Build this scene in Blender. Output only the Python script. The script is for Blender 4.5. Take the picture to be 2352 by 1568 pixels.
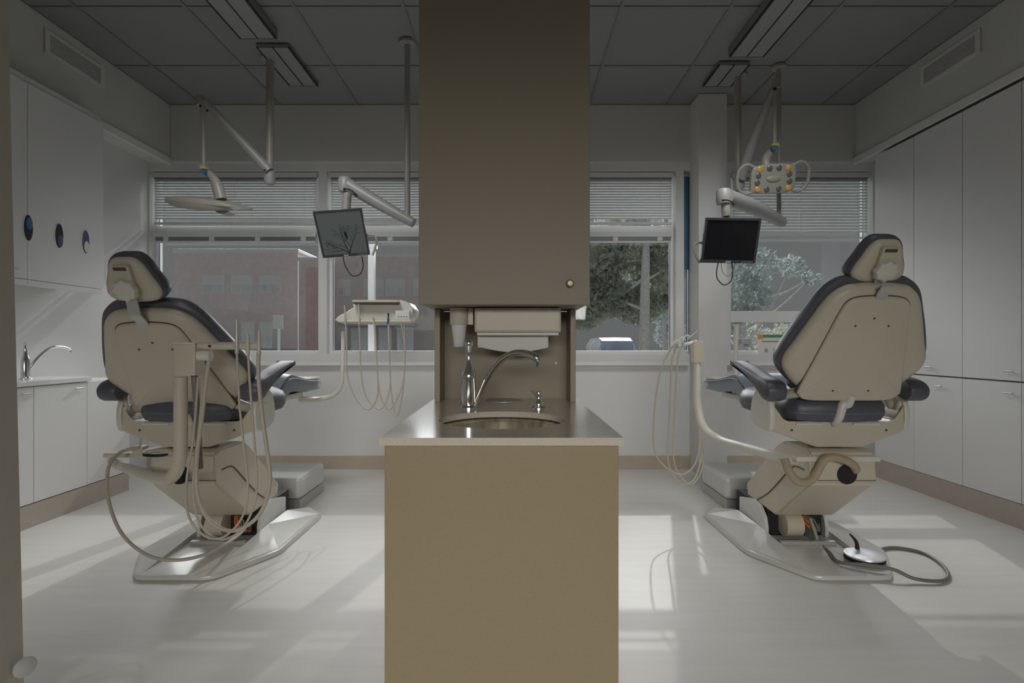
import bpy, bmesh, math, random
from mathutils import Vector, Matrix, noise
random.seed(7)
for o in list(bpy.data.objects): bpy.data.objects.remove(o)
S = bpy.context.scene; COL = S.collection
PI = math.pi
# ------------------------------------------------------------------ camera, sky, sun, added fill lamps, exposure
F = 1250.0                                   # focal length in pixels of a 2352 px wide frame
EYE = 1.2
cd = bpy.data.cameras.new('camera'); cam = bpy.data.objects.new('camera', cd); COL.objects.link(cam)
cam.location = (0, 0, EYE); cam.rotation_euler = (PI/2, 0, 0)
cd.sensor_width = 36; cd.sensor_fit = 'HORIZONTAL'; cd.lens = F/2352*36
cd.shift_x = 2/2352; cd.shift_y = 6/2352; cd.clip_start = .05; cd.clip_end = 300
S.camera = cam
W = bpy.data.worlds.new('sky'); S.world = W; W.use_nodes = True
bg = W.node_tree.nodes['Background']; bg.inputs[0].default_value = (.97, 1.0, .99, 1); bg.inputs[1].default_value = .15
def sun(name, d, strength, angle, col=(1, 1, 1)):
    l = bpy.data.lights.new(name, 'SUN'); l.energy = strength; l.angle = math.radians(angle); l.color = col
    o = bpy.data.objects.new(name, l); COL.objects.link(o)
    o.rotation_euler = Vector(d).to_track_quat('-Z', 'Y').to_euler(); o.location = (0, 12, 9); return o
sun('sun', (-.28, -1, -.77), .75, .6, (1, .97, .93))
sun('bright_overcast_sky', (.05, -1, -.75), 5.8, 60, (1, 1, 1))
def spot(name, loc, aim, power, cone, rad, blend=1.0, col=(1, .95, .86)):
    l = bpy.data.lights.new(name, 'SPOT'); l.energy = power; l.spot_size = math.radians(cone); l.spot_blend = blend
    l.shadow_soft_size = rad; l.color = col
    o = bpy.data.objects.new(name, l); COL.objects.link(o); o.location = loc
    o.rotation_euler = (Vector(aim)-Vector(loc)).to_track_quat('-Z', 'Y').to_euler(); return o
al = bpy.data.lights.new('rear_fill_light', 'AREA'); al.shape = 'RECTANGLE'; al.size = 4.1; al.size_y = .7; al.energy = 31  # added area fill behind the camera, lifts the island and chair backs
al.spread = math.radians(64); al.color = (1, .98, .95)
ao = bpy.data.objects.new('rear_fill_light', al); COL.objects.link(ao); ao.location = (0, -4.2, 2.2)
ao.rotation_euler = (Vector((0, 1.0, -.35))-Vector((0, -4.2, 2.2))).to_track_quat('-Z', 'Y').to_euler()
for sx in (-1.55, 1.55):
    spot('room_fill_spot', (sx, 2.75, 3.3), (sx*1.15, 5.0, .55), 125, 92, .45, col=(1, 1, 1))  # added unseen spots that brighten the floor and lower far wall
S.view_settings.view_transform = 'Standard'; S.view_settings.look = 'None'
S.view_settings.exposure = 0.0; S.view_settings.gamma = 1.0; S.view_settings.use_curve_mapping = False

# ------------------------------------------------------------------ materials
def mat(name, col, rough=.5, metal=0, noise_amt=0, nscale=30, bump=0, bscale=60, emit=None, stretch=None, coat=0, alpha=None, spec=.5):
    m = bpy.data.materials.new(name); m.use_nodes = True; nt = m.node_tree; b = nt.nodes['Principled BSDF']
    b.inputs['Base Color'].default_value = (*col, 1); b.inputs['Roughness'].default_value = rough
    b.inputs['Metallic'].default_value = metal; b.inputs['Specular IOR Level'].default_value = spec
    if coat: b.inputs['Coat Weight'].default_value = coat; b.inputs['Coat Roughness'].default_value = .1
    if noise_amt or bump:
        tc = nt.nodes.new('ShaderNodeTexCoord'); mp = nt.nodes.new('ShaderNodeMapping')
        nt.links.new(tc.outputs['Object'], mp.inputs[0])
        if stretch: mp.inputs['Scale'].default_value = stretch
        if noise_amt:
            n = nt.nodes.new('ShaderNodeTexNoise'); n.inputs['Scale'].default_value = nscale; n.inputs['Detail'].default_value = 4
            nt.links.new(mp.outputs[0], n.inputs['Vector'])
            r = nt.nodes.new('ShaderNodeValToRGB'); r.color_ramp.elements[0].position = .3; r.color_ramp.elements[1].position = .7
            r.color_ramp.elements[0].color = (*[max(0, c*(1-noise_amt)) for c in col], 1)
            r.color_ramp.elements[1].color = (*[min(1, c*(1+noise_amt)) for c in col], 1)
            nt.links.new(n.outputs['Fac'], r.inputs[0]); nt.links.new(r.outputs[0], b.inputs['Base Color'])
        if bump:
            n2 = nt.nodes.new('ShaderNodeTexNoise'); n2.inputs['Scale'].default_value = bscale; n2.inputs['Detail'].default_value = 3
            nt.links.new(mp.outputs[0], n2.inputs['Vector'])
            bp = nt.nodes.new('ShaderNodeBump'); bp.inputs['Strength'].default_value = bump; bp.inputs['Distance'].default_value = .01
            nt.links.new(n2.outputs['Fac'], bp.inputs['Height']); nt.links.new(bp.outputs[0], b.inputs['Normal'])
    if emit:
        b.inputs['Emission Color'].default_value = (*emit[:3], 1); b.inputs['Emission Strength'].default_value = emit[3]
    return m
M = dict(
 upperwall=mat('darkened_soffit_paint', (.66, .66, .645), .7, noise_amt=.01, nscale=3),  # white soffits, toned down in the colour for the dimness up high
 wall=mat('white_wall_paint', (.74, .74, .73), .6, noise_amt=.01, nscale=3, bump=.03, bscale=200),
 trimw=mat('white_trim_paint', (.82, .82, .81), .4, noise_amt=.01, nscale=5),
 ceil=mat('ceiling_tile_fibre', (.27, .275, .275), .9, noise_amt=.02, nscale=90, bump=.15, bscale=250),  # white tiles; the dim top of the room is put into this grey
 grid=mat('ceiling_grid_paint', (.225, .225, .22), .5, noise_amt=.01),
 floor=mat('pale_floor_vinyl', (.79, .77, .735), .42, noise_amt=.03, nscale=3, bump=.02, bscale=40, stretch=(.6, 5, 1)),
 lam=mat('tan_laminate', (.33, .262, .155), .42, noise_amt=.03, nscale=160, bump=.02, bscale=300),
 lamc=mat('tan_cabinet_laminate', (.30, .258, .190), .5, noise_amt=.02, nscale=150),
 quartz=mat('speckled_quartz', (.68, .61, .51), .16, noise_amt=.3, nscale=420, spec=.5),
 niche=mat('tan_niche_laminate', (.38, .325, .235), .5, noise_amt=.02, nscale=150),
 cab=mat('white_cabinet_laminate', (.82, .82, .82), .35, noise_amt=.008, nscale=6),
 kick=mat('taupe_toe_kick', (.50, .44, .38), .4, noise_amt=.04, nscale=20),
 base=mat('tan_baseboard_vinyl', (.50, .42, .33), .5, noise_amt=.04, nscale=12),
 plastic=mat('cream_plastic', (.62, .565, .45), .38, noise_amt=.015, nscale=8),
 plasticw=mat('pale_cream_plastic', (.72, .70, .62), .35, noise_amt=.015, nscale=8),
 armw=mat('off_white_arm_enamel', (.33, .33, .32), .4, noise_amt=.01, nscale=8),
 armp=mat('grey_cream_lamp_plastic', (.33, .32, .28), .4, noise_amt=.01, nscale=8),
 diff=mat('unlit_grey_diffuser', (.30, .305, .305), .5, noise_amt=.01),
 white=mat('white_enamel', (.78, .78, .76), .3, noise_amt=.01, nscale=8),
 silver=mat('grey_painted_metal', (.55, .55, .53), .35, metal=.3, noise_amt=.03, nscale=60),
 baseplate=mat('pale_grey_base_enamel', (.68, .67, .64), .28, noise_amt=.02, nscale=10, coat=.4),
 vinyl=mat('slate_grey_vinyl', (.095, .10, .12), .42, noise_amt=.08, nscale=12, bump=.12, bscale=18, spec=.6),
 vinyll=mat('blue_grey_vinyl', (.16, .185, .23), .4, noise_amt=.06, nscale=12, bump=.1, bscale=18, spec=.6),
 dark=mat('black_rubber', (.012, .012, .012), .6, noise_amt=.1),
 groove=mat('brown_shadow_gap', (.10, .075, .05), .8, noise_amt=.05),
 chrome=mat('polished_chrome', (.92, .92, .91), .13, metal=1, noise_amt=.01),
 steel=mat('brushed_steel', (.92, .74, .50), .3, metal=.8, noise_amt=.4, nscale=5, stretch=(6, 6, .3)),
 satin=mat('satin_silver_disc', (.80, .82, .88), .35, metal=.4, noise_amt=.03),
 hose=mat('beige_hose_rubber', (.52, .46, .38), .45, noise_amt=.04, nscale=30),
 ventg=mat('vent_backing_grey', (.36, .36, .35), .6, noise_amt=.01),
 hosed=mat('grey_cord_rubber', (.22, .20, .175), .45, noise_amt=.04, nscale=30),
 duct=mat('tan_duct_hose', (.45, .36, .235), .55, noise_amt=.04, nscale=30),
 orange=mat('orange_tubing', (.85, .22, .02), .4, noise_amt=.05),
 blue=mat('blue_plastic', (.03, .15, .36), .4, noise_amt=.05),
 yellow=mat('yellow_plastic', (.55, .5, .05), .4, noise_amt=.05),
 amber=mat('amber_glass_lens', (.75, .38, .05), .15, noise_amt=.1, nscale=60),
 lens=mat('grey_glass_lens', (.12, .13, .13), .15, noise_amt=.1, nscale=60),
 bezel=mat('dark_grey_bezel', (.05, .05, .06), .35, noise_amt=.04),
 screen=mat('black_screen_glass', (.012, .012, .014), .18, noise_amt=.02, spec=.5),
 lit=mat('lit_screen', (.03, .035, .035), .2, noise_amt=.02, emit=(.77, .86, .82, .06)),
 ink=mat('screen_picture_dark', (.01, .012, .012), .4, noise_amt=.05),
 paper=mat('white_paper', (.80, .79, .76), .8, noise_amt=.01),
 blind=mat('white_blind_slat', (.70, .72, .72), .45, noise_amt=.01),
 rail=mat('grey_blind_rail', (.20, .21, .22), .4, noise_amt=.03),
 alu=mat('white_window_frame', (.80, .80, .79), .35, noise_amt=.01),
 gasket=mat('blue_grey_window_seal', (.14, .15, .24), .5, noise_amt=.05),
 teal=mat('teal_blue_strip', (.05, .17, .27), .4, noise_amt=.06, nscale=3),
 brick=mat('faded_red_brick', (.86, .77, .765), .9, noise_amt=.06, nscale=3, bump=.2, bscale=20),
 brickr=mat('darker_red_brick', (.80, .58, .57), .9, noise_amt=.08, nscale=3),
 pale=mat('pale_exterior_trim', (.95, .96, .96), .3, metal=.5, noise_amt=.02),
 extglass=mat('exterior_window_glass', (.93, .97, 1.0), .15, metal=.9, noise_amt=.05, nscale=2),
 extblue=mat('exterior_blue_frame', (.50, .57, .68), .5, noise_amt=.05),
 asphalt=mat('pale_asphalt', (.22, .22, .22), .9, noise_amt=.06, nscale=6, bump=.3, bscale=60),
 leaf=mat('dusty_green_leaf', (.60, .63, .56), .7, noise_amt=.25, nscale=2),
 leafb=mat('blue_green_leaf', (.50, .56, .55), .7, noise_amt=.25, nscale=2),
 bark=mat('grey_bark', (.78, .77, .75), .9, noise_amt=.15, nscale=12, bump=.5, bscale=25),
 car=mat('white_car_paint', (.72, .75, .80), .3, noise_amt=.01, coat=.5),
 carglass=mat('blue_car_glass', (.45, .52, .68), .15, noise_amt=.05),
 green=mat('green_print', (.10, .32, .12), .7, noise_amt=.1),
 oprint=mat('orange_print', (.75, .35, .10), .7, noise_amt=.1),
 purple=mat('violet_glove_box', (.10, .07, .22), .5, noise_amt=.1),
 soil=mat('tan_door_face', (.50, .47, .40), .5, noise_amt=.03, nscale=9),
)
g = bpy.data.materials.new('window_glass'); g.use_nodes = True; nt = g.node_tree; nt.nodes.clear()
_o = nt.nodes.new('ShaderNodeOutputMaterial'); _t = nt.nodes.new('ShaderNodeBsdfTransparent'); _g = nt.nodes.new('ShaderNodeBsdfGlossy')
_m = nt.nodes.new('ShaderNodeMixShader'); _f = nt.nodes.new('ShaderNodeFresnel'); _g.inputs['Roughness'].default_value = .02; _f.inputs[0].default_value = 1.45
_n = nt.nodes.new('ShaderNodeTexNoise'); _n.inputs['Scale'].default_value = .7
_r = nt.nodes.new('ShaderNodeValToRGB'); _r.color_ramp.elements[0].color = (.93, .95, .95, 1); _r.color_ramp.elements[1].color = (.97, .98, .98, 1)
nt.links.new(_n.outputs['Fac'], _r.inputs[0]); nt.links.new(_r.outputs[0], _t.inputs[0])
nt.links.new(_f.outputs[0], _m.inputs[0]); nt.links.new(_t.outputs[0], _m.inputs[1]); nt.links.new(_g.outputs[0], _m.inputs[2]); nt.links.new(_m.outputs[0], _o.inputs[0])
M['glass'] = g
for k_ in ('leaf', 'leafb'):                 # leaves let light through
    nt = M[k_].node_tree; b_ = nt.nodes['Principled BSDF']; out = nt.nodes['Material Output']
    tr = nt.nodes.new('ShaderNodeBsdfTranslucent'); mx = nt.nodes.new('ShaderNodeMixShader'); mx.inputs[0].default_value = .45
    src = b_.inputs['Base Color'].links[0].from_socket; nt.links.new(src, tr.inputs[0])
    nt.links.new(b_.outputs[0], mx.inputs[1]); nt.links.new(tr.outputs[0], mx.inputs[2]); nt.links.new(mx.outputs[0], out.inputs[0])

# ------------------------------------------------------------------ helpers
def at(px, py, Y):                           # photo measurement -> point at distance Y
    return Vector(((px-1174)/F*Y, Y, EYE-(py-790)/F*Y))
def tag(o, label=None, cat=None, group=None, kind=None):
    if label: o['label'] = label
    if cat: o['category'] = cat
    if group: o['group'] = group
    if kind: o['kind'] = kind
    return o
def thing(name, loc, label, cat, group=None, rz=0):
    o = bpy.data.objects.new(name, None); COL.objects.link(o); o.location = loc; o.rotation_euler = (0, 0, rz); o.empty_display_size = .1
    return tag(o, label, cat, group)
def inv(root):
    if root is None: return Matrix.Identity(4)
    m = Matrix.LocRotScale(root.location, root.rotation_euler, None)
    if root.parent: m = Matrix.LocRotScale(root.parent.location, root.parent.rotation_euler, None) @ m
    return m.inverted()
def put(name, bm, m, parent=None, smooth=False, local=False):
    """link a bmesh given in WORLD coordinates (or local) as one mesh object under its parent"""
    if not local and parent is not None: bm.transform(inv(parent))
    bmesh.ops.recalc_face_normals(bm, faces=bm.faces)
    me = bpy.data.meshes.new(name); bm.to_mesh(me); bm.free()
    me.materials.append(m)
    if smooth:
        for p in me.polygons: p.use_smooth = True
        try: me.set_sharp_from_angle(angle=math.radians(40))
        except Exception: pass
    o = bpy.data.objects.new(name, me); COL.objects.link(o); o.parent = parent
    return o
def struct(o): o['kind'] = 'structure'; return o
def bx(bm, x, y, z, bev=0, mtx=None):
    r = bmesh.ops.create_cube(bm, size=1)
    v = r['verts']
    bmesh.ops.scale(bm, verts=v, vec=(x[1]-x[0], y[1]-y[0], z[1]-z[0]))
    bmesh.ops.translate(bm, verts=v, vec=((x[0]+x[1])/2, (y[0]+y[1])/2, (z[0]+z[1])/2))
    if bev:
        es = {e for q in v for e in q.link_edges}
        r = bmesh.ops.bevel(bm, geom=list(es), offset=bev, segments=2, affect='EDGES', profile=.6)
        v = list({q for f in r['faces'] for q in f.verts} | {q for q in v if q.is_valid})
    if mtx is not None: bmesh.ops.transform(bm, matrix=mtx, verts=v)
    return v
def box(name, x, y, z, m, parent=None, bev=.003, mtx=None):
    bm = bmesh.new(); bx(bm, x, y, z, bev, mtx); return put(name, bm, m, parent)
def smooth_pts(pts, n=6, closed=False):
    P = [Vector(p) for p in pts]; out = []
    L = len(P); rng = L if closed else L-1
    for i in range(rng):
        if closed: a, b, c, d = P[i-1], P[i], P[(i+1) % L], P[(i+2) % L]
        else: a, b, c, d = P[max(i-1, 0)], P[i], P[i+1], P[min(i+2, L-1)]
        for k in range(n):
            t = k/n
            out.append(.5*((2*b)+(-a+c)*t+(2*a-5*b+4*c-d)*t*t+(-a+3*b-3*c+d)*t*t*t))
    if not closed: out.append(P[-1])
    return out
def tb(bm, pts, r, seg=10, n=6, caps=True):
    """sweep a round tube; r a number or a list along pts"""
    c = smooth_pts(pts, n) if n > 1 else [Vector(p) for p in pts]
    rad = []
    for i in range(len(c)):
        if isinstance(r, (list, tuple)):
            t = i/(len(c)-1)*(len(r)-1); k = min(int(t), len(r)-2); rad.append(r[k]+(r[k+1]-r[k])*(t-k))
        else: rad.append(r)
    T = [(c[min(i+1, len(c)-1)]-c[max(i-1, 0)]).normalized() for i in range(len(c))]
    up = Vector((0, 0, 1)) if abs(T[0].z) < .9 else Vector((1, 0, 0))
    N = (up-T[0]*up.dot(T[0])).normalized(); rings = []
    for i, p in enumerate(c):
        N = (N-T[i]*N.dot(T[i])); N.normalize(); B = T[i].cross(N)
        rings.append([bm.verts.new(p+(N*math.cos(2*PI*k/seg)+B*math.sin(2*PI*k/seg))*rad[i]) for k in range(seg)])
    for a, b in zip(rings, rings[1:]):
        for k in range(seg): bm.faces.new((a[k], a[(k+1) % seg], b[(k+1) % seg], b[k]))
    if caps: bm.faces.new(rings[0]); bm.faces.new(rings[-1])
def tube(name, pts, r, m, parent=None, seg=10, n=6):
    bm = bmesh.new(); tb(bm, pts, r, seg, n); return put(name, bm, m, parent, True)
def cyl(name, p0, p1, r, m, parent=None, seg=24, r2=None):
    bm = bmesh.new(); tb(bm, [p0, p1], [r, r if r2 is None else r2], seg, 1); return put(name, bm, m, parent, True)
def lathe_b(bm, prof, c, seg=28, axis=None):
    """prof: (radius, height) pairs about vertical axis at c; axis matrix optional"""
    rings = []
    for (r, h) in prof:
        if r < 1e-5: rings.append([bm.verts.new((0, 0, h))])
        else: rings.append([bm.verts.new((r*math.cos(2*PI*k/seg), r*math.sin(2*PI*k/seg), h)) for k in range(seg)])
    for a, b in zip(rings, rings[1:]):
        for k in range(seg):
            k2 = (k+1) % seg
            if len(a) == 1 and len(b) == 1: continue
            if len(a) == 1: bm.faces.new((a[0], b[k], b[k2]))
            elif len(b) == 1: bm.faces.new((a[k], a[k2], b[0]))
            else: bm.faces.new((a[k], a[k2], b[k2], b[k]))
    for rr in (rings[0], rings[-1]):
        if len(rr) > 2: bm.faces.new(rr)
    vs = [v for r in rings for v in r]
    mt = Matrix.Translation(c)
    if axis is not None: mt = mt @ Vector((0, 0, 1)).rotation_difference(Vector(axis)).to_matrix().to_4x4()
    bmesh.ops.transform(bm, matrix=mt, verts=vs)
def lathe(name, prof, c, m, parent=None, seg=28, axis=None):
    bm = bmesh.new(); lathe_b(bm, prof, c, seg, axis); return put(name, bm, m, parent, True)
def frame(o, u, v, w):                       # matrix with given origin and axes
    return Matrix(((u[0], v[0], w[0], o[0]), (u[1], v[1], w[1], o[1]), (u[2], v[2], w[2], o[2]), (0, 0, 0, 1)))
def plate_b(bm, outline, rings, fr, n=5, sm=True, crown=0):
    """stack of inset copies of a 2-D outline: rings = [(inset, w)...], capped at both ends"""
    P = smooth_pts([(p[0], p[1], 0) for p in outline], n, True) if sm else [Vector((p[0], p[1], 0)) for p in outline]
    A = sum(P[i-1].x*P[i].y-P[i].x*P[i-1].y for i in range(len(P)))
    s = 1 if A > 0 else -1
    N = []
    for i in range(len(P)):
        t = (P[(i+1) % len(P)]-P[i-1]).normalized(); N.append(Vector((-t.y, t.x, 0))*s)
    R = []
    for (d, w) in rings: R.append([bm.verts.new(fr @ (P[i]+N[i]*d+Vector((0, 0, w)))) for i in range(len(P))])
    for a, b in zip(R, R[1:]):
        for k in range(len(P)): bm.faces.new((a[k], a[(k+1) % len(P)], b[(k+1) % len(P)], b[k]))
    cen = sum(P, Vector())/len(P)
    for j, (d, w) in ((0, rings[0]), (-1, rings[-1])):
        c = bm.verts.new(fr @ (cen+Vector((0, 0, w+(crown if j else 0)))))
        for k in range(len(P)): bm.faces.new((R[j][k], R[j][(k+1) % len(P)], c))
def plate(name, outline, rings, fr, m, parent=None, n=5, sm=True, crown=0, smooth=True):
    bm = bmesh.new(); plate_b(bm, outline, rings, fr, n, sm, crown); return put(name, bm, m, parent, smooth)
def prism(name, poly, x, m, parent=None, bev=.004):
    """poly of (y, z) extruded along X"""
    bm = bmesh.new(); a = [bm.verts.new((x[0], p[0], p[1])) for p in poly]; b = [bm.verts.new((x[1], p[0], p[1])) for p in poly]
    bm.faces.new(a); bm.faces.new(b)
    for i in range(len(poly)): bm.faces.new((a[i-1], a[i], b[i], b[i-1]))
    if bev: bmesh.ops.bevel(bm, geom=list(bm.edges), offset=bev, segments=2, affect='EDGES')
    return put(name, bm, m, parent)
def copy_of(src, name, loc, parent, rot=None):
    c = src.copy(); COL.objects.link(c); c.name = name; c.parent = parent; c.location = loc
    if rot: c.rotation_euler = rot
    return c

# ------------------------------------------------------------------ room shell
XL, XR, YB, ZC = -3.5, 3.5, 5.25, 3.5
SX0, SX1, SY, SZ = -3.28, 3.3, 5.23, 2.95     # soffit faces and underside
struct(box('floor', (-4.2, 4.2), (-5, 5.6), (-.12, 0), M['floor'], bev=0))
struct(box('wall_left', (XL-.2, XL), (-5, 5.45), (0, 3.75), M['wall'], bev=0))
struct(box('wall_right', (XR, XR+.2), (-5, 5.45), (0, 3.75), M['wall'], bev=0))
struct(box('wall_rear', (XL, XR), (-5, -4.8), (0, 3.75), M['lamc'], bev=0))
# ceiling: deck above, metal grid and lay-in tiles as pieces
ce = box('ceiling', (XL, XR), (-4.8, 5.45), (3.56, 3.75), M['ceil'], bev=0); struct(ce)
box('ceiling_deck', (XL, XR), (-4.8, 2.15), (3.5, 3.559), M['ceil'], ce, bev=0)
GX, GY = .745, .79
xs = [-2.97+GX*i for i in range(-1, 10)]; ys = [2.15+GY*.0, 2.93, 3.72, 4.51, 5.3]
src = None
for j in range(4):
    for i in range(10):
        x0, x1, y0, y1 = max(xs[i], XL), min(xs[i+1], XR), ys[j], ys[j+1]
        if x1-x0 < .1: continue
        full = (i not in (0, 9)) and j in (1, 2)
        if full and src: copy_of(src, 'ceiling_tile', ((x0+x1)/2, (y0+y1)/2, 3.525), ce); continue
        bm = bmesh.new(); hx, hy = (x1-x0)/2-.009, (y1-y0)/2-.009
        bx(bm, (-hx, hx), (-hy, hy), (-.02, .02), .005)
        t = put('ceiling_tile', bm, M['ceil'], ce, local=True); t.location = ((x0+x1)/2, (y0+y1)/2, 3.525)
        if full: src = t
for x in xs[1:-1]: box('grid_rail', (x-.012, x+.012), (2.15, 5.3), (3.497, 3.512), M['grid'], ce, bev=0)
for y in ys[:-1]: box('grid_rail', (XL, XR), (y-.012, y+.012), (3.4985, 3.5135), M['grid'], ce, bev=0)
# soffits
struct(box('trim_1', (XL, SX0), (-4.8, YB+.2), (SZ, 3.5), M['upperwall'], bev=.004))
struct(box('trim_2', (SX1, XR), (-4.8, YB+.2), (SZ, 3.5), M['upperwall'], bev=.004))
struct(box('trim_3', (SX0, SX1), (SY, YB+.2), (SZ, 3.5), M['upperwall'], bev=.004))
struct(box('trim_4', (SX0-.0, SX0+.018), (-4.8, SY), (SZ-.03, SZ+.035), M['trimw'], bev=.004))
struct(box('trim_5', (SX1-.018, SX1), (-4.8, SY), (SZ-.03, SZ+.035), M['trimw'], bev=.004))
# back wall with window openings
ZB, ZT, ZM = 1.105, 2.87, 2.32
openings = [(-3.49, -1.86), (-1.78, -.1), (.0, 1.59), (1.665, 1.775), (2.12, 3.49)]
bm = bmesh.new()
bx(bm, (XL, XR), (YB, YB+.2), (0, ZB)); bx(bm, (XL, XR), (YB, YB+.2), (ZT, SZ))
e = [XL]+[v for o_ in openings for v in o_]+[XR]
for i in range(0, len(e), 2):
    if e[i+1]-e[i] > .005: bx(bm, (e[i], e[i+1]), (YB, YB+.2), (ZB, ZT))
struct(put('wall_back', bm, M['wall']))
struct(box('baseboard_back', (XL, XR), (YB-.018, YB), (0, .125), M['base'], bev=.003))
struct(box('trim_6', (XL+.01, 1.7), (YB-.07, YB), (ZB-.11, ZB-.075), M['trimw'], bev=.006))
struct(box('trim_7', (2.0, XR-.01), (YB-.07, YB), (ZB-.11, ZB-.075), M['trimw'], bev=.006))
# pillar
struct(box('trim_8', (1.724, 1.985), (5.0, YB), (0, 3.5), M['wall'], bev=.004))
# windows
for wi, (a, b) in enumerate(openings):
    w = bpy.data.objects.new('window_%d' % (wi+1), None); COL.objects.link(w); w.location = ((a+b)/2, 5.35, ZB); w['kind'] = 'structure'
    f = .03
    for nm, x, z in (('frame_side', (a, a+f), (ZB, ZT)), ('frame_side', (b-f, b), (ZB, ZT)), ('frame_top', (a+f, b-f), (ZT-f, ZT)), ('frame_bottom', (a+f, b-f), (ZB, ZB+f))):
        box(nm, x, (5.33, 5.39), z, M['alu'], w, bev=.003)
    if wi != 3:
        zt = ZM if wi < 4 else 1.47
        h = .035 if wi < 4 else .052
        box('transom_bar', (a+f, b-f), (5.32, 5.39), (zt-h, zt+h), M['alu'], w, bev=.003)
        panes = [(ZB+f, zt-h), (zt+h, ZT-f)]
    else: panes = [(ZB+f, ZT-f)]
    for z in panes:
        box('pane', (a+f-.003, b-f+.003), (5.355, 5.361), (z[0]-.003, z[1]+.003), M['glass'], w, bev=0)
        for xx in ((a+f, a+f+.006), (b-f-.006, b-f)): box('window_seal', xx, (5.348, 5.354), z, M['gasket'], w, bev=0)
box('coloured_strip', (1.69, 1.76), (5.335, 5.347), (1.93, ZT-.03), M['teal'], bpy.data.objects['window_4'], bev=.002)
tube('pull_cord', [(1.725, 5.341, 1.93), (1.725, 5.341, 1.16)], .005, M['gasket'], bpy.data.objects['window_4'], n=1)

# ------------------------------------------------------------------ blinds (slats as pieces)
def blind(x0, x1, ztop, zbot, label, pitch=.026, tilt=62, Y=5.285, gap=True):
    t = thing('window_blind', ((x0+x1)/2, Y, zbot), label, 'blind', 'window blinds on the back wall')
    box('head_rail', (x0, x1), (Y-.02, Y+.02), (ztop-.045, ztop), M['blind'], t)
    box('rail_shadow_strip', (x0+.01, x1-.01), (Y-.012, Y+.012), (ztop-.058, ztop-.045), M['rail'], t, bev=0)
    n = int((ztop-.07-zbot-.02)/pitch); s0 = None
    for i in range(n):
        z = ztop-.072-i*pitch
        if s0 is None:
            bm = bmesh.new(); bx(bm, (-(x1-x0)/2+.012, (x1-x0)/2-.012), (-.0145, .0145), (-.0008, .0008))
            s0 = put('slat', bm, M['blind'], t, local=True); s0.location = (0, 0, z-zbot); s0.rotation_euler = (math.radians(tilt), 0, 0)
        else: copy_of(s0, 'slat', (0, 0, z-zbot), t)
    box('bottom_rail', (x0+.01, x1-.01), (Y-.012, Y+.012), (zbot-.016, zbot+.006), M['blind'], t)
    for xx in (x0+.12, (x0+x1)/2, x1-.12):
        tube('ladder_cord', [(xx, Y-.017, ztop-.05), (xx, Y-.017, zbot)], .0015, M['blind'], t, seg=6, n=1)
    return t
blind(-3.47, -1.88, 2.86, 2.375, 'white slatted blind in the upper left window, behind the bar shaped lamp', tilt=66)
blind(-1.76, -.12, 2.86, 2.375, 'white slatted blind in the upper window just left of the tan centre cabinet', tilt=66)
blind(.02, 1.57, 2.86, 2.375, 'white slatted blind in the upper window just right of the tan centre cabinet', tilt=66)
blind(2.14, 3.47, 2.86, 2.235, 'white slatted blind in the far right window, behind the round lens lamp', tilt=60, pitch=.029)
def raised(x0, x1, label, z1=2.283):
    t = thing('raised_blind', ((x0+x1)/2, 5.285, z1-.09), label, 'blind', 'raised blinds under the transom')
    box('head_rail', (x0, x1), (5.262, 5.302), (z1-.045, z1), M['blind'], t)
    box('slat_bundle', (x0+.012, x1-.012), (5.27, 5.298), (z1-.082, z1-.0455), M['rail'], t, bev=.002)
    for k in range(4):
        xx = x0+.12+(x1-x0-.24)*k/3
        box('cord_clip', (xx-.025, xx+.025), (5.262, 5.2699), (z1-.084, z1-.046), M['blind'], t, bev=.002)
    box('bottom_rail', (x0+.01, x1-.01), (5.27, 5.298), (z1-.1, z1-.083), M['blind'], t, bev=.002)
raised(-3.46, -1.89, 'raised slim blind in the lower left window, above the brick building')
raised(-1.75, -.13, 'raised slim blind behind the lit monitor')
raised(.03, 1.56, 'raised slim blind over the view of the leafy tree')

# ------------------------------------------------------------------ centre column: island, niche, upper cabinet
IX = -.031
t = thing('sink_island', (IX, 2.4, 0), 'tan sink cabinet with plain front standing in the centre foreground', 'cabinet')
box('front_panel', (IX-.38, IX+.38), (1.765, 1.785), (0, .8745), M['lam'], t, bev=.003)
for xa_, xb_ in ((IX-.38, IX-.362), (IX+.362, IX+.38)): box('side_panel', (xa_, xb_), (1.7852, 3.05), (0, .8745), M['lam'], t, bev=.002)
box('back_panel', (IX-.3618, IX+.3618), (3.03, 3.05), (0, .8745), M['lam'], t, bev=.002)
box('bottom_shelf', (IX-.3618, IX+.3618), (1.7852, 3.0298), (.08, .098), M['lam'], t, bev=.002)
wt = thing('countertop', (IX, 2.4, .875), 'speckled beige stone worktop with a round sink cut-out', 'countertop')
bm = bmesh.new(); N_ = 96; cx, cy, rr = IX-.005, 2.175, .25
def rectpt(a):
    dx, dy = math.cos(a), math.sin(a); x0, x1, y0, y1 = IX-.392, IX+.392, 1.743, 3.05; tt = 9
    if dx > 1e-9: tt = min(tt, (x1-cx)/dx)
    if dx < -1e-9: tt = min(tt, (x0-cx)/dx)
    if dy > 1e-9: tt = min(tt, (y1-cy)/dy)
    if dy < -1e-9: tt = min(tt, (y0-cy)/dy)
    return cx+dx*tt, cy+dy*tt
angs = sorted([2*PI*k/N_ for k in range(N_)]+[math.atan2(y-cy, x-cx) % (2*PI) for x in (IX-.392, IX+.392) for y in (1.743, 3.05)])
q = {}
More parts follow.
